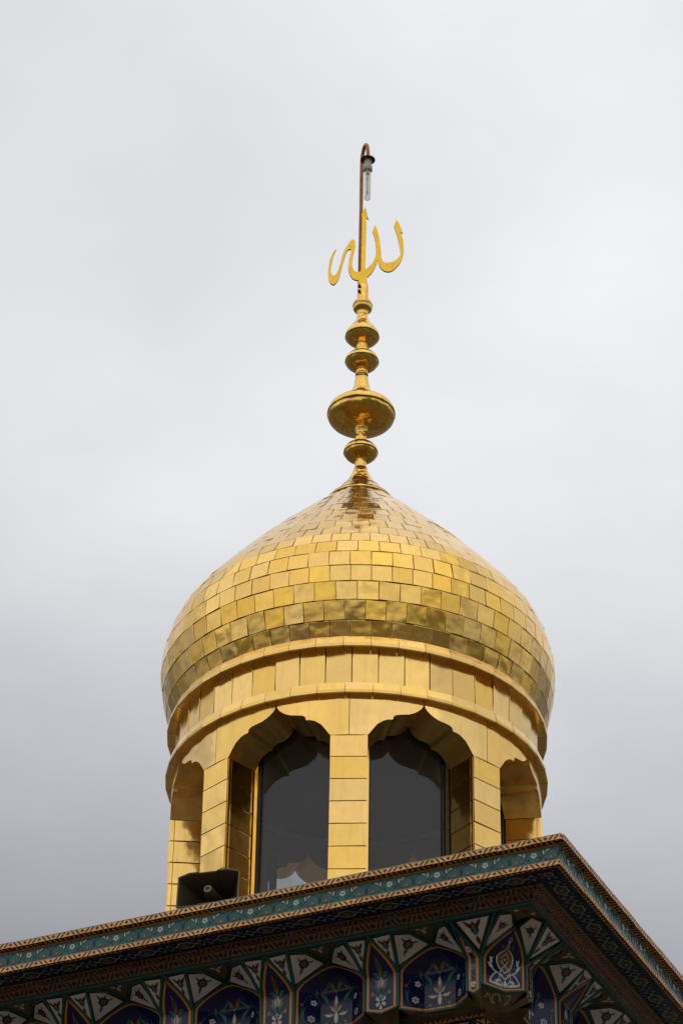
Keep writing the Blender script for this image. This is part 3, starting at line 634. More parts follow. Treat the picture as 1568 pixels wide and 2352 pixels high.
# frieze motif: half is drawn, then mirrored about the flower
def frieze_art():
    kx, ky = .000327, .00036
    def p(x, y): return ((x - 1107) * kx, (475 - .19 * (x - 740) - y) * ky - .001)
    a = Art(); ink, br = 'glaze_ink', 'glaze_brown'
    a.line([p(742, 508), p(752, 470), p(780, 428), p(820, 397), p(862, 382), p(905, 392), p(940, 430)], 0.0041, ink, 1)
    a.poly(leaf(*p(858, 388), *p(940, 425), .0064, .0045), ink, 1.6); a.poly(leaf(*p(866, 389), *p(936, 421), .0036, .0042), 'glaze_white', 2.4)
    a.poly(leaf(*p(955, 448), *p(975, 342), .0074, -.0030), ink, 1.6); a.poly(leaf(*p(954, 440), *p(966, 362), .0042, -.0020), 'glaze_white', 2.4)
    a.line([p(950, 445), p(985, 468), p(1020, 470), p(1034, 452)], 0.0038, ink, 1)
    a.poly(disc(*p(1028, 446), .0036, 8), ink, 1.8)
    a.line([p(1026, 462), p(1050, 500), p(1085, 514), p(1107, 512)], 0.0038, ink, 1)
    a.line([p(962, 440), p(985, 402), p(1020, 368), p(1060, 350), p(1090, 352), p(1107, 362)], 0.0030, br, 1)
    a.poly(leaf(*p(742, 545), *p(742, 455), .0062, 0), ink, 1.8); a.poly(disc(*p(752, 492), .0050, 8), ink, 1.7)
    a.line([p(745, 508), p(775, 532), p(820, 546), p(870, 542), p(912, 516), p(938, 482)], 0.0035, br, 1.2)
    a.poly(leaf(*p(905, 520), *p(968, 512), .0024, .0018), br, 1.5); a.poly(leaf(*p(912, 522), *p(960, 470), .0018, 0), br, 1.5)
    a.poly(leaf(*p(826, 550), *p(863, 450), .0068, -.0015), br, 1.8); a.poly(leaf(*p(833, 530), *p(857, 474), .0034, -.001), 'glaze_orange', 2.6)
    a.mirror()
    fl = p(1107, 400)
    a.poly(flower(fl[0], fl[1], .0158, 5, pi / 2, .28, 4), 'glaze_white', 3); a.poly(disc(*fl, .0048, 8), 'glaze_green', 3.8)
    return a
FA = frieze_art()
FT, FB = -.030, -.1125        # frieze top and bottom
def mk_frieze(m, f, uc):
    zc = (FT + FB) / 2; H = FT - FB
    P = lambda s, v, l: f(uc + s, zc + v, D0 - l)
    tile_body(m, P, -F / 2, -F / 6 * .9, -H / 2, H / 2 - .008, 'glaze_teal'); tile_body(m, P, -F / 6 * .9, F / 2, -H / 2, H / 2 - .008, 'glaze_teal')
    tile_body(m, P, -F / 2, F / 2, H / 2 - .008, H / 2, 'glaze_orange')
    (FA if True else None).put(m, P)
LT = .212
def lattice_art(L=LT, H=.112):
    a = Art(); wh = 'glaze_grey'
    a.poly([(-L / 2, H / 2 - .004), (-L / 2, H / 2), (L / 2, H / 2), (L / 2, H / 2 - .004)], 'glaze_teal_dark', 1)
    a.poly([(-L / 2, -H / 2), (-L / 2, -H / 2 + .004), (L / 2, -H / 2 + .004), (L / 2, -H / 2)], 'glaze_teal_dark', 1)
    med = [(-.060, 0), (-.040, .012), (-.030, .026), (-.016, .034), (0, .031), (.016, .034), (.030, .026), (.040, .012), (.060, 0), (.040, -.012), (.030, -.026), (.016, -.034), (0, -.031), (-.016, -.034), (-.030, -.026), (-.040, -.012)]
    a.poly([(x * 1.0, y) for x, y in med], wh, 1.2); a.poly([(x * .84, y * .80) for x, y in med], 'glaze_green', 2.2)
    a.poly(flower(0, 0, .021, 6, 0, .3, 3), 'glaze_ochre_dull', 3.2); a.poly(disc(0, 0, .011, 8), 'glaze_brown', 4.2); a.poly(disc(0, 0, .0045, 6), 'glaze_white', 5.2)
    for sg in (-1, 1):
        a.line([(sg * .060, 0), (sg * .080, .022), (sg * L / 2, .022 * .1)], .0040, wh, 1.4, smooth=False)
        a.line([(sg * .060, 0), (sg * .080, -.022), (sg * L / 2, -.022 * .1)], .0040, wh, 1.4, smooth=False)
        for q in (-1, 1):
            a.poly(disc(sg * .085, q * .024, .0075, 8), wh, 1.8); a.poly(disc(sg * .085, q * .024, .0035, 6), 'glaze_navy', 2.6)
            a.poly(flower(sg * .052, q * .036, .009, 6, 0, .3, 2), 'glaze_ochre_dull', 2)
            a.line([(sg * .066, q * .040), (sg * .095, q * .045)], .0028, 'glaze_teal_dark', 1.5, smooth=False)
            a.line([(sg * .012, q * .046), (sg * .036, q * .045)], .0028, 'glaze_teal_dark', 1.5, smooth=False)
        a.poly([(sg * (L / 2 - .0008), .010), (sg * (L / 2 - .015), 0), (sg * (L / 2 - .0008), -.010)], 'glaze_green', 1.6)
    return a
ZL = -.134
def mk_lattice(m, f, uc):
    P = lambda s, v, l: f(uc + s, ZL - l, .118 + v)
    tile_body(m, P, -LT / 2, LT / 2, -.056, .056, 'glaze_navy', edge='mortar'); lattice_art().put(m, P)
def mk_chev(p0, p1):
    """leaf-barred ochre strip between two (z, d) lines"""
    def mk(m, f, uc):
        dz, dd = p1[0] - p0[0], p1[1] - p0[1]; ll = math.hypot(dz, dd); nz, nd = -abs(dd) / ll, -abs(dz) / ll
        P = lambda s, v, l: f(uc + s, p0[0] + dz * (v / ll + .5) + nz * l, p0[1] + dd * (v / ll + .5) + nd * l)
        tile_body(m, P, -TR / 2, TR / 2, -ll / 2 + .0006, ll / 2 - .0006, 'glaze_ochre_dull', edge='glaze_brown')
        trim_art(TR, ll, .33).put(m, P)
    return mk
def mk_plainstrip(p0, p1, mat):
    def mk(m, f, uc):
        dz, dd = p1[0] - p0[0], p1[1] - p0[1]; ll = math.hypot(dz, dd); nz, nd = -abs(dd) / ll, -abs(dz) / ll
        P = lambda s, v, l: f(uc + s, p0[0] + dz * (v / ll + .5) + nz * l, p0[1] + dd * (v / ll + .5) + nd * l)
        tile_body(m, P, -TR / 2, TR / 2, -ll / 2, ll / 2, mat, edge='glaze_brown')
    return mk
for side in (0, 1):
    nL = 20 if side == 0 else 14; nF = 13 if side == 0 else 9; nLa = 15 if side == 0 else 10
    run(side, 'lip_tile', TR, 0.004 if side == 0 else .012, nL, mk_trim(0, -.0275, 0, D0 + .002), jit=.0012)
    run(side, 'frieze_tile', F, D0, nF, mk_frieze, jit=.0004)
    run(side, 'border_tile', TR, D0 - .006, nL, mk_trim(-.1130, -.1385, D0 - .006, .022), jit=.0006)
    run(side, 'lattice_tile', LT, .175, nLa, mk_lattice, jit=.0003)
    run(side, 'chevron_tile', TR, .2145, nL - 1, mk_chev((-.137, .1755), (-.146, .214)))
    run(side, 'chevron_tile', TR, .2475, nL - 2, mk_chev((-.147, .215), (-.178, .247)))
    # corner fillers so that the soffit strips meet in a mitre
    f = FP(side)
for side in (0, 1):
    f = FP(side); m = MB()
    for (za, da, zb2, db, mat) in ((-.1372, .176, -.1462, .2145, 'glaze_ochre_dull'), (-.1472, .2155, -.1782, .2475, 'glaze_ochre_dull')):
        m.face([f(da, za, da), f(db, za, da), f(db, zb2, db)], mat)
        for t in (.35, .7): m.face([f(da + (db - da) * (t + .12), za - .0008, da), f(db, za - .0008 + (zb2 - za) * 0, da), f(db, za + (zb2 - za) * t - .0008, da + (db - da) * t), f(da + (db - da) * (t + .1), za + (zb2 - za) * (t + .05) - .0008, da + (db - da) * (t + .05))], 'glaze_ink') if t > .5 else None
    m.build('corner_strip', tower)
m = MB(); f = FP(0); P = lambda s_, v, l: f(.1165 + s_, ZL - l, .1165 + v)
m.face([P(-.058, -.058, 0), P(.057, -.058, 0), P(.057, .057, 0), P(-.058, .057, 0)], 'glaze_navy')
a = Art(); a.line([(-.055, -.055), (.055, .055)], .003, 'glaze_teal_dark', .6, smooth=False)
a.poly(flower(0, 0, .026, 8, 0, .25, 3), 'glaze_grey', 1); a.poly(disc(0, 0, .018, 8), 'glaze_green', 2); a.poly(disc(0, 0, .008, 6), 'glaze_ochre_dull', 3)
for x, y in ((.036, -.02), (-.02, .036), (.036, .012), (.012, .036)): a.poly(disc(x, y, .008, 7), 'glaze_grey', 1); a.poly(disc(x, y, .004, 6), 'glaze_navy', 2)
a.poly(flower(-.035, -.035, .009, 6, 0, .3, 2), 'glaze_ochre_dull', 1.4)
a.put(m, P); c = P(0, 0, 0); m.build('lattice_tile', tower, origin=c, loc=c)
    # turquoise rope moulding in short glazed lengths
def tube_run(side, name, u0, L, count, z, d, r, mat):
    f = FP(side); B = N2 if side == 0 else N1; proto = None
    for k in range(count):
        uc = u0 + L * (k + .5)
        if proto is None:
            m = MB(); m.tube([f(uc - L / 2 + .001, z, d), f(uc + L / 2 - .001, z, d)], r, mat, 10); c = f(uc, z, d); proto = m.build(name, tower, origin=c, loc=c); c0 = Vector(c); uc0 = uc
        else: dup(proto, None, c0 - B * (uc - uc0))
for side in (0, 1): tube_run(side, 'rope_moulding', .252, .155, 19 if side == 0 else 12, -.186, .255, .0115, 'glaze_teal_dark')
m = MB(); m.lathe([(.0005, -.0125), (.009, -.009), (.0125, 0), (.009, .009), (.0005, .0125)], 'glaze_teal_dark', 10); c = FP(0)(.255, -.186, .255); m.build('corner_knob', tower, loc=c)

# --- stalactite vault: plates, niches, ribs
ZR, DR = -.195, .258         # rope line
ZS, DS = -.325, .42          # springing
def flowers():
    a = Art()       # eight-pointed navy flower with teal leaves, unit about 1 across
    a.poly(leaf(0, -.10, 0, -.80, .085, .0), 'glaze_teal', 1); a.poly(leaf(-.1, .12, -.52, .36, .055, .06), 'glaze_teal', 1); a.poly(leaf(.1, .12, .52, .36, .055, -.06), 'glaze_teal', 1); a.poly(leaf(0, .1, 0, .46, .055, 0), 'glaze_teal', 1)
    a.poly(star(0, 0, .33, 9, .76), 'glaze_navy', 2); a.poly(disc(0, 0, .17, 9), 'glaze_ochre_dull', 3); a.poly(disc(0, 0, .07, 6), 'glaze_brown', 4)
    return a
def tulip():
    a = Art()
    a.poly(leaf(0, -.45, 0, -.95, .10, 0), 'glaze_brown', 1); a.poly(leaf(-.05, .0, -.44, .40, .09, .04), 'glaze_brown', 1); a.poly(leaf(.05, 0, .44, .40, .09, -.04), 'glaze_brown', 1)
    a.poly(star(0, 0, .32, 5, .6, pi / 2), 'glaze_navy', 2); a.poly(leaf(0, -.42, 0, -.05, .12, 0), 'glaze_teal', 2.5); a.poly(leaf(0, -.14, 0, .18, .12, 0), 'glaze_ochre_dull', 3)
    return a
FL, TU = flowers(), tulip()
def plane_map(pts):
    """a map from (x right, y up) of the plate's own plane, and the plate's outline in it"""
    c = sum(pts, Vector()) / len(pts); n = Vector()
    for i in range(len(pts)): n += (pts[i] - c).cross(pts[(i + 1) % len(pts)] - c)
    n.normalize()
    outw = (N1 + N2) * -1
    if n.z > 0: n = -n          # plates look down and out
    y = (Vector((0, 0, 1)) - n * n.z).normalized(); x = y.cross(n)
    flat = [((p - c).dot(x), (p - c).dot(y)) for p in pts]
    return (lambda a, b, l: c + x * a + y * b + n * l), flat
def inset(poly, d):
    n = len(poly); cx = sum(p[0] for p in poly) / n; cy = sum(p[1] for p in poly) / n; out = []
    area = sum(poly[i][0] * poly[(i + 1) % n][1] - poly[(i + 1) % n][0] * poly[i][1] for i in range(n)); sg = 1 if area > 0 else -1
    for i in range(n):
        p0, p1, p2 = poly[i - 1], poly[i], poly[(i + 1) % n]
        d1 = Vector((p1[0] - p0[0], p1[1] - p0[1])).normalized(); d2 = Vector((p2[0] - p1[0], p2[1] - p1[1])).normalized()
        n1_ = Vector((-d1.y, d1.x)) * sg; n2_ = Vector((-d2.y, d2.x)) * sg; b = (n1_ + n2_)
        k = d / max(b.length_squared / 2, .25)
        out.append((p1[0] + b.x * k, p1[1] + b.y * k))
    return out
def plate_part(name, pts, fill, art=None, size=.1, at=None, border='glaze_black', bw=.009, teal=.002, rot=0):
    P, flat = plane_map([Vector(p) for p in pts]); m = MB()
    a = Art(); a.poly(flat, 'glaze_teal_dark', 0); a.poly(inset(flat, teal), border, 1); inner = inset(flat, teal + bw); a.poly(inner, fill, 2); a.put(m, P)
    if art:
        n = len(inner); cx = sum(p[0] for p in inner) / n; cy = sum(p[1] for p in inner) / n
        if at: cx += at[0]; cy += at[1]
        art.moved(cx, cy, size, rot).put(m, lambda s, v, l: P(s, v, l + .0027))
    k = len(pts); back = [P(x, y, -.01) for x, y in flat]; front = [P(x, y, 0) for x, y in flat]
    for i in range(k): m.face([front[i], back[i], back[(i + 1) % k], front[(i + 1) % k]], 'glaze_teal_dark')
    c = P(0, 0, 0); return m.build(name, tower, origin=c, loc=c)
def prof_s(t): return 1 - t ** 1.55
def niche_panel(side, uc, half=.086, apex=None, zb=-.50, db=.42, name='niche_panel', ul=None, ur=None, art='N'):
    """flat pointed plate leaning out at its top"""
    f = FP(side); m = MB(); au, az, ad = apex or (0, ZR - .002, DR + .008)
    lu, ru = (-half, half) if ul is None else (ul, ur)
    def base(a, b):        # a in -1..1, b 0..1 lower part, 1..2 arch
        if b <= 1: s_, z, d, cu = 1, zb + (ZS - zb) * b - .022 * (1 - abs(a)) * (1 - b), db, 0
        else: t = b - 1; s_, z, d, cu = prof_s(t), ZS + (az - ZS) * t, DS + (ad - DS) * (t ** 1.1), t ** 1.2
        mid = (lu + ru) / 2; hw = (ru - lu) / 2
        return uc + mid * (1 - cu) + au * cu + hw * a * s_, z, d
    def P(a, b, l): u, z, d = base(a, b); return f(u, z - l * .4, d - l)
    bs = [0, .5, 1] + [1 + i / 9 for i in range(1, 10)]
    fr = lambda e: [(-1 + e), (1 - e)]
    m.grid([[P(a, b, 0) for a in (-1, -.5, 0, .5, 1)] for b in bs], 'glaze_teal_dark', False)
    hw = (ru - lu) / 2; e1, e2 = .011 / hw, .024 / hw
    bb = [max(b, .035) for b in bs[:-1]] + [1.90]
    m.grid([[P(a * (1 - min(e1 / max(prof_s(b - 1) if b > 1 else 1, .12), .9)), b, .002) for a in (-1, -.5, 0, .5, 1)] for b in bb], 'glaze_orange', False)
    bb = [max(b, .10) for b in bs[:-1]] + [1.80]
    m.grid([[P(a * (1 - min(e2 / max(prof_s(b - 1) if b > 1 else 1, .12), .92)), b, .004) for a in (-1, -.5, 0, .5, 1)] for b in bb], 'glaze_navy', False)
    a = Art()
    if art == 'N':
        a.poly(leaf(0, .95, 0, 1.55, .14, 0), 'glaze_ochre_dull', 1); a.poly(leaf(0, 1.12, 0, 1.42, .07, 0), 'glaze_green', 2)
        a.line([(0, .25), (0, 1.1)], .05, 'glaze_teal', .6, smooth=False)
        for sg in (-1, 1):
            a.poly(leaf(sg * .05, .86, sg * .5, 1.05, .07, sg * .08), 'glaze_teal', 1); a.poly(leaf(sg * .05, .50, sg * .5, .72, .07, sg * .08), 'glaze_teal', 1)
            a.poly(leaf(sg * .12, .18, sg * .52, .52, .06, sg * .1), 'glaze_teal', 1); a.poly(disc(sg * .5, .50, .10, 7, 0, .7), 'glaze_ochre_dull', 1.5); a.poly(leaf(sg * .02, .66, sg * .36, .88, .10, 0), 'glaze_ochre_dull', 1.5)
        a.poly(leaf(0, .66, 0, .96, .16, 0), 'glaze_white', 2); a.poly(flower(0, .30, .34, 6, 0, .35, 3), 'glaze_white', 2); a.poly(disc(0, .30, .09, 6), 'glaze_brown', 3)
        for q in range(6): a.poly(disc(.19 * math.cos(q * pi / 3), .30 + .19 * math.sin(q * pi / 3), .06, 5), 'glaze_navy', 3)
        a.q = [([(x, .30 + (y - .30) * .62 if y < .66 and mat_ in ('glaze_white', 'glaze_navy') else y) for x, y in p], mat_, l) for p, mat_, l in a.q]
    elif art == 'S':
        for y in (.25, .75, 1.25): a.poly([(x_, y + (y_ - y) * .24) for x_, y_ in flower(0, y, .42, 5, 0, .3, 3)], 'glaze_white' if y != .75 else 'glaze_ochre_dull', 2); a.poly(disc(0, y, .12, 6, 0, .25), 'glaze_navy', 3)
        for y in (.5, 1.0): a.line([(-.4, y - .08), (0, y), (.3, y + .08)], .03, 'glaze_teal', 1)
    elif art == 'C':
        wh, og = 'glaze_white', 'glaze_ochre_dull'
        med = [(0, .55), (.20, .72), (.33, .92), (.36, 1.08), (.26, 1.22), (.12, 1.30), (.05, 1.45), (0, 1.56)]
        a.poly(med + [(-x, y) for x, y in med[-2:0:-1]], wh, 1); a.poly([(x * .86, .12 + y * .89) for x, y in med] + [(-x * .86, .12 + y * .89) for x, y in med[-2:0:-1]], og, 2)
        for sg in (-1, 1):
            a.line([(0, .12), (sg * .22, .32), (sg * .20, .60), (0, .82)], .055, wh, 3); a.line([(0, .82), (sg * .16, 1.0), (0, 1.2)], .05, wh, 3)
            a.line([(0, .35), (sg * .34, .55), (sg * .58, .34), (sg * .66, .12)], .05, wh, 2); a.poly(disc(sg * .60, .14, .06, 7), wh, 2.4)
            a.line([(sg * .1, .5), (sg * .5, .62), (sg * .62, .84), (sg * .52, 1.05)], .05, wh, 2); a.poly(leaf(sg * .50, .66, sg * .74, .86, .06, 0), wh, 2.3); a.poly(leaf(sg * .56, .84, sg * .72, 1.1, .05, 0), wh, 2.3)
            a.poly(leaf(sg * .06, .06, sg * .70, .03, .05, sg * -.03), wh, 2.4); a.poly(leaf(sg * .20, .30, sg * .44, .14, .05, 0), wh, 2.4)
            a.poly(leaf(sg * .3, 1.3, sg * .42, 1.45, .05, 0), og, 2)
            a.line([(0, 1.5), (sg * .09, 1.60), (sg * .05, 1.68)], .035, wh, 2)
        a.poly(leaf(0, -.02, 0, .30, .08, 0), wh, 3.4); a.poly(leaf(0, .84, 0, 1.14, .08, 0), 'glaze_brown', 3.4); a.poly(disc(0, 1.0, .04, 6), wh, 4)
    a.put(m, lambda s, v, l: P(s, v, l * .8 + .0048))
    # pale underside running back to the wall
    und = [P(a, 0, 0) for a in (-1, 0, 1)]; bk = [f(uc + (lu + ru) / 2 + (ru - lu) / 2 * a * .5, zb - .045, db + .11) for a in (-1, 0, 1)]
    m.grid([und, bk, [f(uc + (lu + ru) / 2 + (ru - lu) / 2 * a * .4, zb - .03, .655) for a in (-1, 0, 1)]], 'glaze_olive', False)
    c = f(uc, ZS, DS); return m.build(name, tower, origin=c, loc=c)
def deep_niche(side, uc, half=.184, zb=-.515, back=.085, name='niche'):
    f = FP(side); m = MB(); az = -.2125
    plan = [(-half, 0), (-half * .45, 1), (half * .45, 1), (half, 0)]
    def P(a, b, l):
        x = (a + 1) / 2 * 3; i = min(int(x), 2); t = x - i; u = plan[i][0] + (plan[i + 1][0] - plan[i][0]) * t; dd = plan[i][1] + (plan[i + 1][1] - plan[i][1]) * t
        if b <= 1: s_, z = 1, zb + (ZS - zb) * b
        else: tt = b - 1; s_, z = prof_s(tt), ZS + (az - ZS) * tt
        return f(uc + u * s_, z - l * .2, DS + back * dd * (.15 + .85 * s_) - l)
    bs = [0, .5, 1] + [1 + i / 9 for i in range(1, 10)]; A = [-1, -2 / 3, -1 / 3, 0, 1 / 3, 2 / 3, 1]
    m.grid([[P(a, b, 0) for a in A] for b in bs], 'glaze_teal_dark', False)
    for e, lay, mat, b0, b1 in ((.05, .0015, 'glaze_orange', .04, 1.93), (.11, .003, 'glaze_navy', .10, 1.86)):
        bb = [max(b, b0) for b in bs[:-1]] + [b1]
        m.grid([[P(a * (1 - min(e / max(prof_s(b - 1) if b > 1 else 1, .15), .8)) if abs(a) == 1 or b > 1.7 else a, b, lay) for a in A] for b in bb], mat, False)
    a = Art(); tl, wh, oc = 'glaze_teal_dark', 'glaze_white', 'glaze_ochre_dull'
    # central lotus with wings, side rosettes, scrolling stems
    a.poly(leaf(0, .12, 0, .50, .045, 0), wh, 3); a.poly(leaf(0, .48, 0, .95, .055, 0), oc, 3); a.poly(leaf(0, .62, 0, .90, .03, 0), wh, 4)
    for sg in (-1, 1):
        a.poly(leaf(0, .42, sg * .16, .66, .030, sg * .03), oc, 2.4); a.poly(leaf(sg * .03, .45, sg * .13, .62, .015, 0), wh, 3.4)
        a.poly(leaf(sg * .03, .38, sg * .27, .44, .060, sg * -.03), oc, 2.2); a.poly(leaf(sg * .06, .38, sg * .24, .43, .03, sg * -.03), wh, 3)
        a.poly(leaf(sg * .02, .2, sg * .12, .05, .02, 0), 'glaze_teal', 2); a.poly(flower(sg * .20, .16, .045, 5, 0, .3, 3), oc, 2)
        a.poly(flower(sg * .56, .30, .10, 6, 0, .3, 3), wh, 2.2); a.poly(disc(sg * .56, .30, .025, 6), 'glaze_brown', 3.2)
        for q in range(6): a.poly(disc(sg * .56 + .045 * math.cos(q * pi / 3), .30 + .045 * math.sin(q * pi / 3), .016, 5), 'glaze_navy', 3.2)
        a.poly(flower(sg * .50, .74, .09, 5, 0, .32, 3), wh, 2.2); a.poly(disc(sg * .50, .74, .025, 6), 'glaze_green', 3.2)
        a.poly(leaf(sg * .04, 1.08, sg * .13, 1.42, .045, 0), oc, 2); a.poly(flower(sg * .26, 1.12, .05, 5, 0, .3, 3), oc, 2); a.line([(sg * .1, .3), (sg * .3, .05), (sg * .45, .12)], .016, 'glaze_teal', 1.6); a.line([(sg * .70, .15), (sg * .82, .5), (sg * .68, .85)], .016, 'glaze_teal', 1.6); a.poly(flower(sg * .80, .66, .05, 5, 0, .3, 3), oc, 2); a.poly(leaf(0, .95, sg * .12, 1.2, .03, sg * .03), 'glaze_teal', 2)
        a.poly(leaf(sg * .18, .66, sg * .38, 1.02, .035, sg * .06), 'glaze_teal', 2); a.poly(leaf(sg * .45, .86, sg * .50, 1.22, .03, sg * .05), 'glaze_teal', 2)
        a.poly(leaf(sg * .75, .2, sg * .70, .62, .03, sg * -.05), 'glaze_teal', 2); a.poly(leaf(sg * .3, 1.05, sg * .18, 1.5, .03, sg * .05), 'glaze_teal', 2)
        a.line([(sg * .25, .30), (sg * .42, .18), (sg * .50, .24)], .018, 'glaze_teal', 1.6); a.line([(sg * .42, .60), (sg * .36, .80), (sg * .45, .98), (sg * .62, .9)], .018, 'glaze_teal', 1.6)
    a.put(m, lambda s, v, l: P(s, v, l * .9 + .0035))
    m.grid([[P(a_, 0, 0) for a_ in A], [f(uc + half * a_, -.489, .652) for a_ in A]], 'glaze_olive', False)
    c = f(uc, ZS, DS); return m.build(name, tower, origin=c, loc=c)
def rib(pts, r=.0075, name='rib', mat='glaze_teal_dark'):
    m = MB(); m.tube(pts, r, mat, 8); c = mean(m); return m.build(name, tower, origin=c, loc=c)
def arch_pts(f, uc, half, au, az, ad, sgn, n=9):
    o = []
    for i in range(n + 1):
        t = i / n; o.append(f(uc + sgn * half * prof_s(t) + au * t, ZS + (az - ZS) * t, DS + (ad - DS) * t ** 1.1 - .003))
    return o
def kites(side, uc_n, sgn, half_n, uc_l):
    """the white plates between the plate niche at uc_n and the deep niche at uc_l; sgn points from the first to the second"""
    f = FP(side); sp = f(uc_n + sgn * half_n, ZS, DS); r1 = f(uc_n + sgn * .120, ZR, DR); na = f(uc_n + sgn * .006, ZR, DR + .004)
    la = f(uc_l - sgn * .006, -.207, DS - .006); kk = f(uc_l - sgn * .064, -.199, .30)
    q = f(uc_n + sgn * half_n, ZS + .012, DS - .006)
    out = [plate_part('triangle_panel', [na + Vector((0, 0, -.004)), r1, q], 'glaze_white', TU, .072, (0, .012)),
           plate_part('kite_panel', [r1 + Vector((0, 0, -.003)), kk, la, q], 'glaze_white', FL, .085, (0, .004))]
    out.append(rib([r1, sp])); out.append(rib([sp, f(uc_n + sgn * half_n, -.50, DS)], .0065))
    out.append(rib(arch_pts(f, uc_n, half_n, 0, ZR, DR + .004, sgn), .0065))
    out.append(rib(arch_pts(f, uc_l, abs(uc_l - uc_n) - half_n, 0, -.2085, DS - .002, -sgn), .0065))
    return out
def crown(side, uc_l):
    f = FP(side)
    pts = [f(uc_l - .15, ZR - .001, DR), f(uc_l - .064, -.199, .30), f(uc_l, -.2045, DS - .002), f(uc_l + .064, -.199, .30), f(uc_l + .15, ZR - .001, DR)]
    P = lambda s, v, l: f(uc_l + s, -.193 - .01 * (v / .16) - l, DR + v)
    m = MB(); fl_ = [(-.146, .001), (-.062, .043), (0, .158), (.062, .043), (.146, .001)]
    a = Art(); a.poly(fl_, 'glaze_black', 0); a.poly(inset(fl_, .008), 'glaze_olive', 1)
    a.poly(leaf(0, .03, 0, .075, .009, 0), 'glaze_white', 2)
    for sg in (-1, 1): a.poly(leaf(sg * .006, .034, sg * .032, .016, .007, 0), 'glaze_white', 2); a.poly(leaf(sg * .05, .024, sg * .08, .012, .005, 0), 'glaze_teal_dark', 2)
    a.put(m, P); c = f(uc_l, ZR, DR); o = m.build('crown_panel', tower, origin=c, loc=c)
    return [o, rib([pts[0], pts[1], pts[2]], .0055), rib([pts[2], pts[3], pts[4]], .0055)]
PITCH = .5415
for side in (0, 1):
    B = N2 if side == 0 else N1
    UN = 1.086; HN = .086; LC = UN + PITCH / 2
    first = [niche_panel(side, UN)] + kites(side, UN, -1, HN, UN - PITCH / 2 + .006) + kites(side, UN, 1, HN, LC) + [deep_niche(side, LC)] + crown(side, LC)
    k4 = len(first)
    nmod = 4 if side == 0 else 2
    # the kites on the near side of the first plate niche belong to the first deep niche by the corner; copies repeat the rest
    near = first[1:7]
    for k in range(1, nmod + 1):
        off = -B * (PITCH * k)
        for o in first:
            dup(o, None, Vector(o.location) + off)
    # first deep niche next to the corner
    L0 = .8215; hw = L0 - .652
    deep_niche(side, L0, half=.1755); crown(side, L0)
    f = FP(side)
    # narrow leaning plate beside the corner pendant
    niche_panel(side, .615, name='niche_panel', ul=-.034, ur=.037, apex=(.05, ZR - .002, DR + .010), zb=-.482, art='S')
    A_ = f(.652, ZS, DS); q = f(.652, ZS + .012, DS - .006); nap = f(.668, ZR, DR + .004)
    r1 = f(.668, ZR, DR)
    plate_part('kite_panel', [f(.690, ZR - .003, DR + .004), f(L0 - .066, -.199, .30), f(L0 - .006, -.207, DS - .006), q], 'glaze_white', FL, .075, (0, .004))
    rib([nap, A_]); rib([A_, f(.652, -.49, DS)], .0065)
    rib([f(.652 + (L0 - .652) * (1 - prof_s(i / 9)), ZS + (-.2085 - ZS) * i / 9, DS - .002) for i in range(10)], .0065)
    # corner springer, shared by the pendant
    S_ = f(.578, ZS, .418); s2 = f(.578, ZS + .012, .411)
    plate_part('triangle_panel', [f(.655, ZR - .001, DR + .003), f(.455, ZR - .001, DR), s2], 'glaze_white', TU, .10, (0, .012))
    rib([nap, f(.64, -.25, .31), S_], .0065); rib([f(.44, ZR, DR), S_]); rib([S_, f(.578, -.465, .418)], .0065)
    plate_part('kite_panel', [f(.425, ZR - .002, DR + .002), f(.362, -.199, .30), f(.398, -.211, .385), s2], 'glaze_white', FL, .062, (0, .006))
# the pendant that faces the corner
f0 = FP(0)
def UD(u, d, z): return f0(u, z, d)
m = MB()
def CP(a, b, l):
    """a -1 left .. 1 right, b 0..1 lower, 1..2 arch"""
    pl = Vector((.578, .418)); pm = Vector((.492, .492)); prr = Vector((.418, .578)); ap = Vector((.397, .397))
    base = (pl.lerp(pm, a + 1) if a < 0 else pm.lerp(prr, a))
    if b <= 1: z = -.462 + (ZS + .462) * b - .028 * (1 - abs(a)) * (1 - b); p = base
    else:
        t = b - 1; s_ = prof_s(t); z = ZS + (-.214 - ZS) * t; cen = pm.lerp(ap, t ** 1.15); p = cen + (base - pm) * s_
    dv = Vector((-1, -1)).normalized() * l
    return UD(p.x + dv.x, p.y + dv.y, z - l * .3)
bs = [0, .5, 1] + [1 + i / 10 for i in range(1, 11)]; A = [-1, -.5, 0, .5, 1]
m.grid([[CP(a, b, 0) for a in A] for b in bs], 'glaze_teal_dark', False)
for e, lay, mat, b0, b1 in ((.10, .002, 'glaze_orange', .04, 1.92), (.20, .004, 'glaze_navy', .11, 1.84)):
    bb = [max(b, b0) for b in bs[:-1]] + [b1]
    m.grid([[CP(a * (1 - min(e / max(prof_s(b - 1) if b > 1 else 1, .15), .85)), b, lay) for a in A] for b in bb], mat, False)
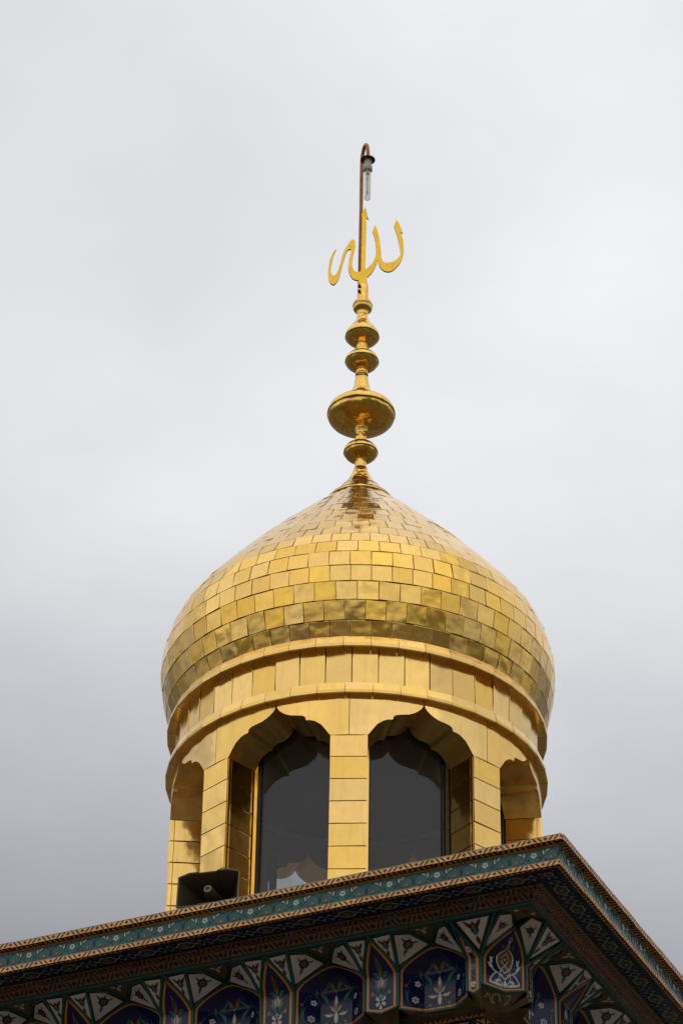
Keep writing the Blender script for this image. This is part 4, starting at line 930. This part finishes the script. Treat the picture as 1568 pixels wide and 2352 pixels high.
def c_art():
    a = Art(); wh, og = 'glaze_white', 'glaze_ochre_dull'
    med = [(0, .55), (.26, .70), (.38, .90), (.40, 1.08), (.29, 1.22), (.12, 1.30), (.05, 1.45), (0, 1.56)]
    a.poly(med + [(-x, y) for x, y in med[-2:0:-1]], wh, 1); a.poly([(x * .84, .12 + y * .885) for x, y in med] + [(-x * .84, .12 + y * .885) for x, y in med[-2:0:-1]], og, 2)
    for sg in (-1, 1):
        a.line([(0, .14), (sg * .22, .34), (sg * .20, .60), (0, .82)], .036, wh, 3); a.line([(0, .82), (sg * .16, 1.0), (0, 1.2)], .028, wh, 3)
        a.line([(0, .38), (sg * .34, .55), (sg * .58, .36), (sg * .66, .20)], .05, wh, 2); a.poly(disc(sg * .62, .20, .06, 7), wh, 2.4)
        a.line([(sg * .1, .5), (sg * .5, .62), (sg * .62, .84), (sg * .52, 1.05)], .05, wh, 2); a.poly(leaf(sg * .50, .66, sg * .74, .86, .06, 0), wh, 2.3); a.poly(leaf(sg * .54, .84, sg * .66, 1.08, .05, 0), wh, 2.3)
        a.poly(leaf(sg * .05, .15, sg * .70, .15, .05, sg * .03), wh, 2.4); a.poly(leaf(sg * .20, .34, sg * .46, .24, .05, 0), wh, 2.4)
        a.poly(leaf(sg * .26, 1.32, sg * .34, 1.46, .045, 0), og, 2); a.line([(0, 1.5), (sg * .10, 1.60), (sg * .05, 1.68)], .04, wh, 2)
    a.poly(leaf(0, .12, 0, .36, .08, 0), wh, 3.4); a.poly(leaf(0, .90, 0, 1.12, .05, 0), 'glaze_brown', 3.4); a.poly(disc(0, 1.0, .04, 6), wh, 4)
    return a
c_art().put(m, lambda s, v, l: CP(s, v, l * .8 + .0046))
m.grid([[CP(a, 0, 0) for a in A], [UD(.575 - .035 * a, .575 + .035 * a, -.535) for a in A], [UD(.655 - .01 * a, .655 + .01 * a, -.53) for a in A]], 'glaze_olive', False)
u_ = lambda s_, v, l: (CP(s_, 0, 0).lerp(UD(.575 - .035 * s_, .575 + .035 * s_, -.535), v) + Vector((0, 0, -l)))
a = Art()
for sg in (-1, 1):
    a.line([(0, .5), (sg * .2, .2), (sg * .45, .3), (sg * .42, .6), (sg * .25, .6)], .07, 'glaze_grey', 1); a.line([(sg * .45, .7), (sg * .7, .3), (sg * .9, .5)], .07, 'glaze_grey', 1); a.poly(leaf(sg * .6, .2, sg * .9, .15, .05, 0), 'glaze_teal', 1)
a.put(m, u_)
c = CP(0, 1, 0); m.build('corner_pendant', tower, origin=c, loc=c)
for sgn in (-1, 1):
    rib([CP(sgn * (1 if i < 10 else 0), 1 + i / 10, .002) for i in range(11)], .0065)
rib([CP(-1, 0, .002), CP(0, 0, .002), CP(1, 0, .002)], .0065)
# olive soffit over the pendant
m = MB(); pl = [(.44, .262), (.262, .262), (.262, .44), (.300, .362), (.398, .395), (.362, .300)]
pl = [(.44, .262), (.262, .262), (.262, .44), (.302, .362), (.392, .392), (.362, .302)]
P = lambda s, v, l: UD(s, v, -.193 - l)
a = Art(); a.poly(pl, 'glaze_olive', 0); a.poly(star(.312, .312, .03, 4, .45, 0), 'glaze_teal_dark', 1); a.poly(star(.312, .312, .014, 4, .5, pi / 4), 'glaze_brown', 2)
for x, y in ((.285, .345), (.345, .285)): a.poly(flower(x, y, .012, 5, 0, .3, 3), 'glaze_white', 1)
a.put(m, P); c = UD(.33, .33, -.193); m.build('crown_panel', tower, origin=c, loc=c)
# --- framed wall below the vault
for side in (0, 1):
    f = FP(side)
    run(side, 'border_tile', TR, .652, 16 if side == 0 else 9, mk_trim(-.488, -.516, .640, .012))
    m = MB(); Lw = W - .62
    m.box((.656, -1.6, .650), (W - .1, -.516, .659), 'glaze_teal_dark', M=lambda q: f(q.x, q.y, q.z)); m.build('wall_tiling', tower)
    def frame_panel(m, f, uc):
        for e, mat, l in ((0, 'glaze_navy', 0), (.010, 'glaze_white', 1), (.017, 'glaze_navy', 2), (.023, 'glaze_white', 3), (.028, 'glaze_ochre', 4), (.040, 'glaze_navy', 5)):
            m.face([f(uc - .245 + e, -.520 - e, .649 - l * .001), f(uc + .245 - e, -.520 - e, .649 - l * .001), f(uc + .245 - e, -1.3 + e, .649 - l * .001), f(uc - .245 + e, -1.3 + e, .649 - l * .001)], mat)
    run(side, 'framed_panel', .53, .71, 4 if side == 0 else 2, frame_panel)
    def mk_up(m, f, uc):
        P = lambda s_, v, l: f(uc + v, -.60 + s_, .648 - l)
        tile_body(m, P, -TR / 2, TR / 2, -.02, .02, 'glaze_ochre', edge='glaze_ochre'); trim_art(TR, .04, .36).put(m, P)
    run(side, 'upright_tile', .04, .658, 1, mk_up)

# ================================================================== horn loudspeaker on the roof edge
f = FP(0)
hc = f(1.893, .170, .15) + ORG
yaw = math.atan2(N1.y, N1.x) + R(9)
horn = empty('horn_loudspeaker', Vector((hc.x, hc.y, hc.z - .170)), 'brown rectangular horn loudspeaker on the roof edge at the foot of the golden drum', 'loudspeaker')
ho = Vector(horn.location); MH = Matrix.Translation(hc - ho) @ Matrix.Rotation(yaw, 4, 'Z') @ Matrix.Rotation(R(-4), 4, 'Y')
HW, HH = .150, .078
def mouth(w, h, x, bow=0):
    """ring of points: +y is the horn's left"""
    o = []
    yy = [-1, -.62, -.30, -.28, .28, .30, .62, 1]
    for y in yy: o.append((x - (.012 if abs(y) > .99 else 0), y * w, h * (1 if abs(y) > .99 else 1.13 if abs(y) > .29 else 1.06)))
    for y in yy[::-1]: o.append((x - (.012 if abs(y) > .99 else 0), y * w, -h * (1 if abs(y) > .99 else 1.13 if abs(y) > .29 else 1.06)))
    return o
m = MB()
secs = [(0, 1, 1), (-.05, .86, .82), (-.11, .66, .62), (-.17, .46, .46), (-.23, .28, .36)]
inner = [[MH @ Vector(p) for p in mouth(HW * a, HH * b, x)] for x, a, b in secs]
outer = [[MH @ Vector(p) for p in mouth(HW * a + .007, HH * b + .007, x - .003)] for x, a, b in secs]
m.grid(inner, 'horn_paint', False, True); m.grid(outer, 'horn_paint', False, True); m.face(inner[-1], 'horn_paint')
m.build('flare', horn)
m = MB(); m.grid([[MH @ Vector(p) for p in mouth(HW, HH, .001)], [MH @ Vector(p) for p in mouth(HW + .004, HH + .004, .006)], [MH @ Vector(p) for p in mouth(HW + .007, HH + .007, .004)], [MH @ Vector(p) for p in mouth(HW + .007, HH + .007, -.008)]], 'horn_rim', False, True)
m.build('rim', horn)
m = MB(); seg = [(-.23, .048), (-.12, .036), (-.05, .027), (-.012, .0235), (-.008, .021)]
m.grid([[MH @ Vector((x, r * math.cos(a * pi / 10), r * math.sin(a * pi / 10))) for a in range(20)] for x, r in seg], 'horn_paint', True, True)
m.build('throat_tube', horn)
m = MB(); seg = [(-.009, .021), (-.006, .019), (-.006, .010), (-.016, .009)]
m.grid([[MH @ Vector((x, r * math.cos(a * pi / 10), r * math.sin(a * pi / 10))) for a in range(20)] for x, r in seg], 'horn_rim', False, True)
m.face([MH @ Vector((-.014, .009 * math.cos(a * pi / 5), .009 * math.sin(a * pi / 5))) for a in range(10)], 'electrode'); m.build('throat_cap', horn)
m = MB(); m.grid([[MH @ Vector((x, r * math.cos(a * pi / 10), r * math.sin(a * pi / 10))) for a in range(20)] for x, r in [(-.23, .03), (-.23, .062), (-.33, .062), (-.34, .05), (-.34, .0)]], 'horn_paint', False, True)
m.build('driver', horn)
m = MB()
for y in (-.05, .05): m.box((-.20, y - .006, -.168), (-.17, y + .006, -.03), 'rusty_steel', M=MH)
m.box((-.22, -.07, -.170), (-.10, .07, -.160), 'rusty_steel', M=MH); m.build('bracket', horn)

# ================================================================== to metres
for me in bpy.data.meshes: me.transform(Matrix.Scale(S, 4))
rootset = set(o.name for o in ROOTS)
for o in scene.objects:
    if o.type in ('CAMERA', 'LIGHT'): continue
    if o.parent is None: o.location = Vector(o.location) * S + Vector((0, 0, EYE))
    else: o.location = Vector(o.location) * S
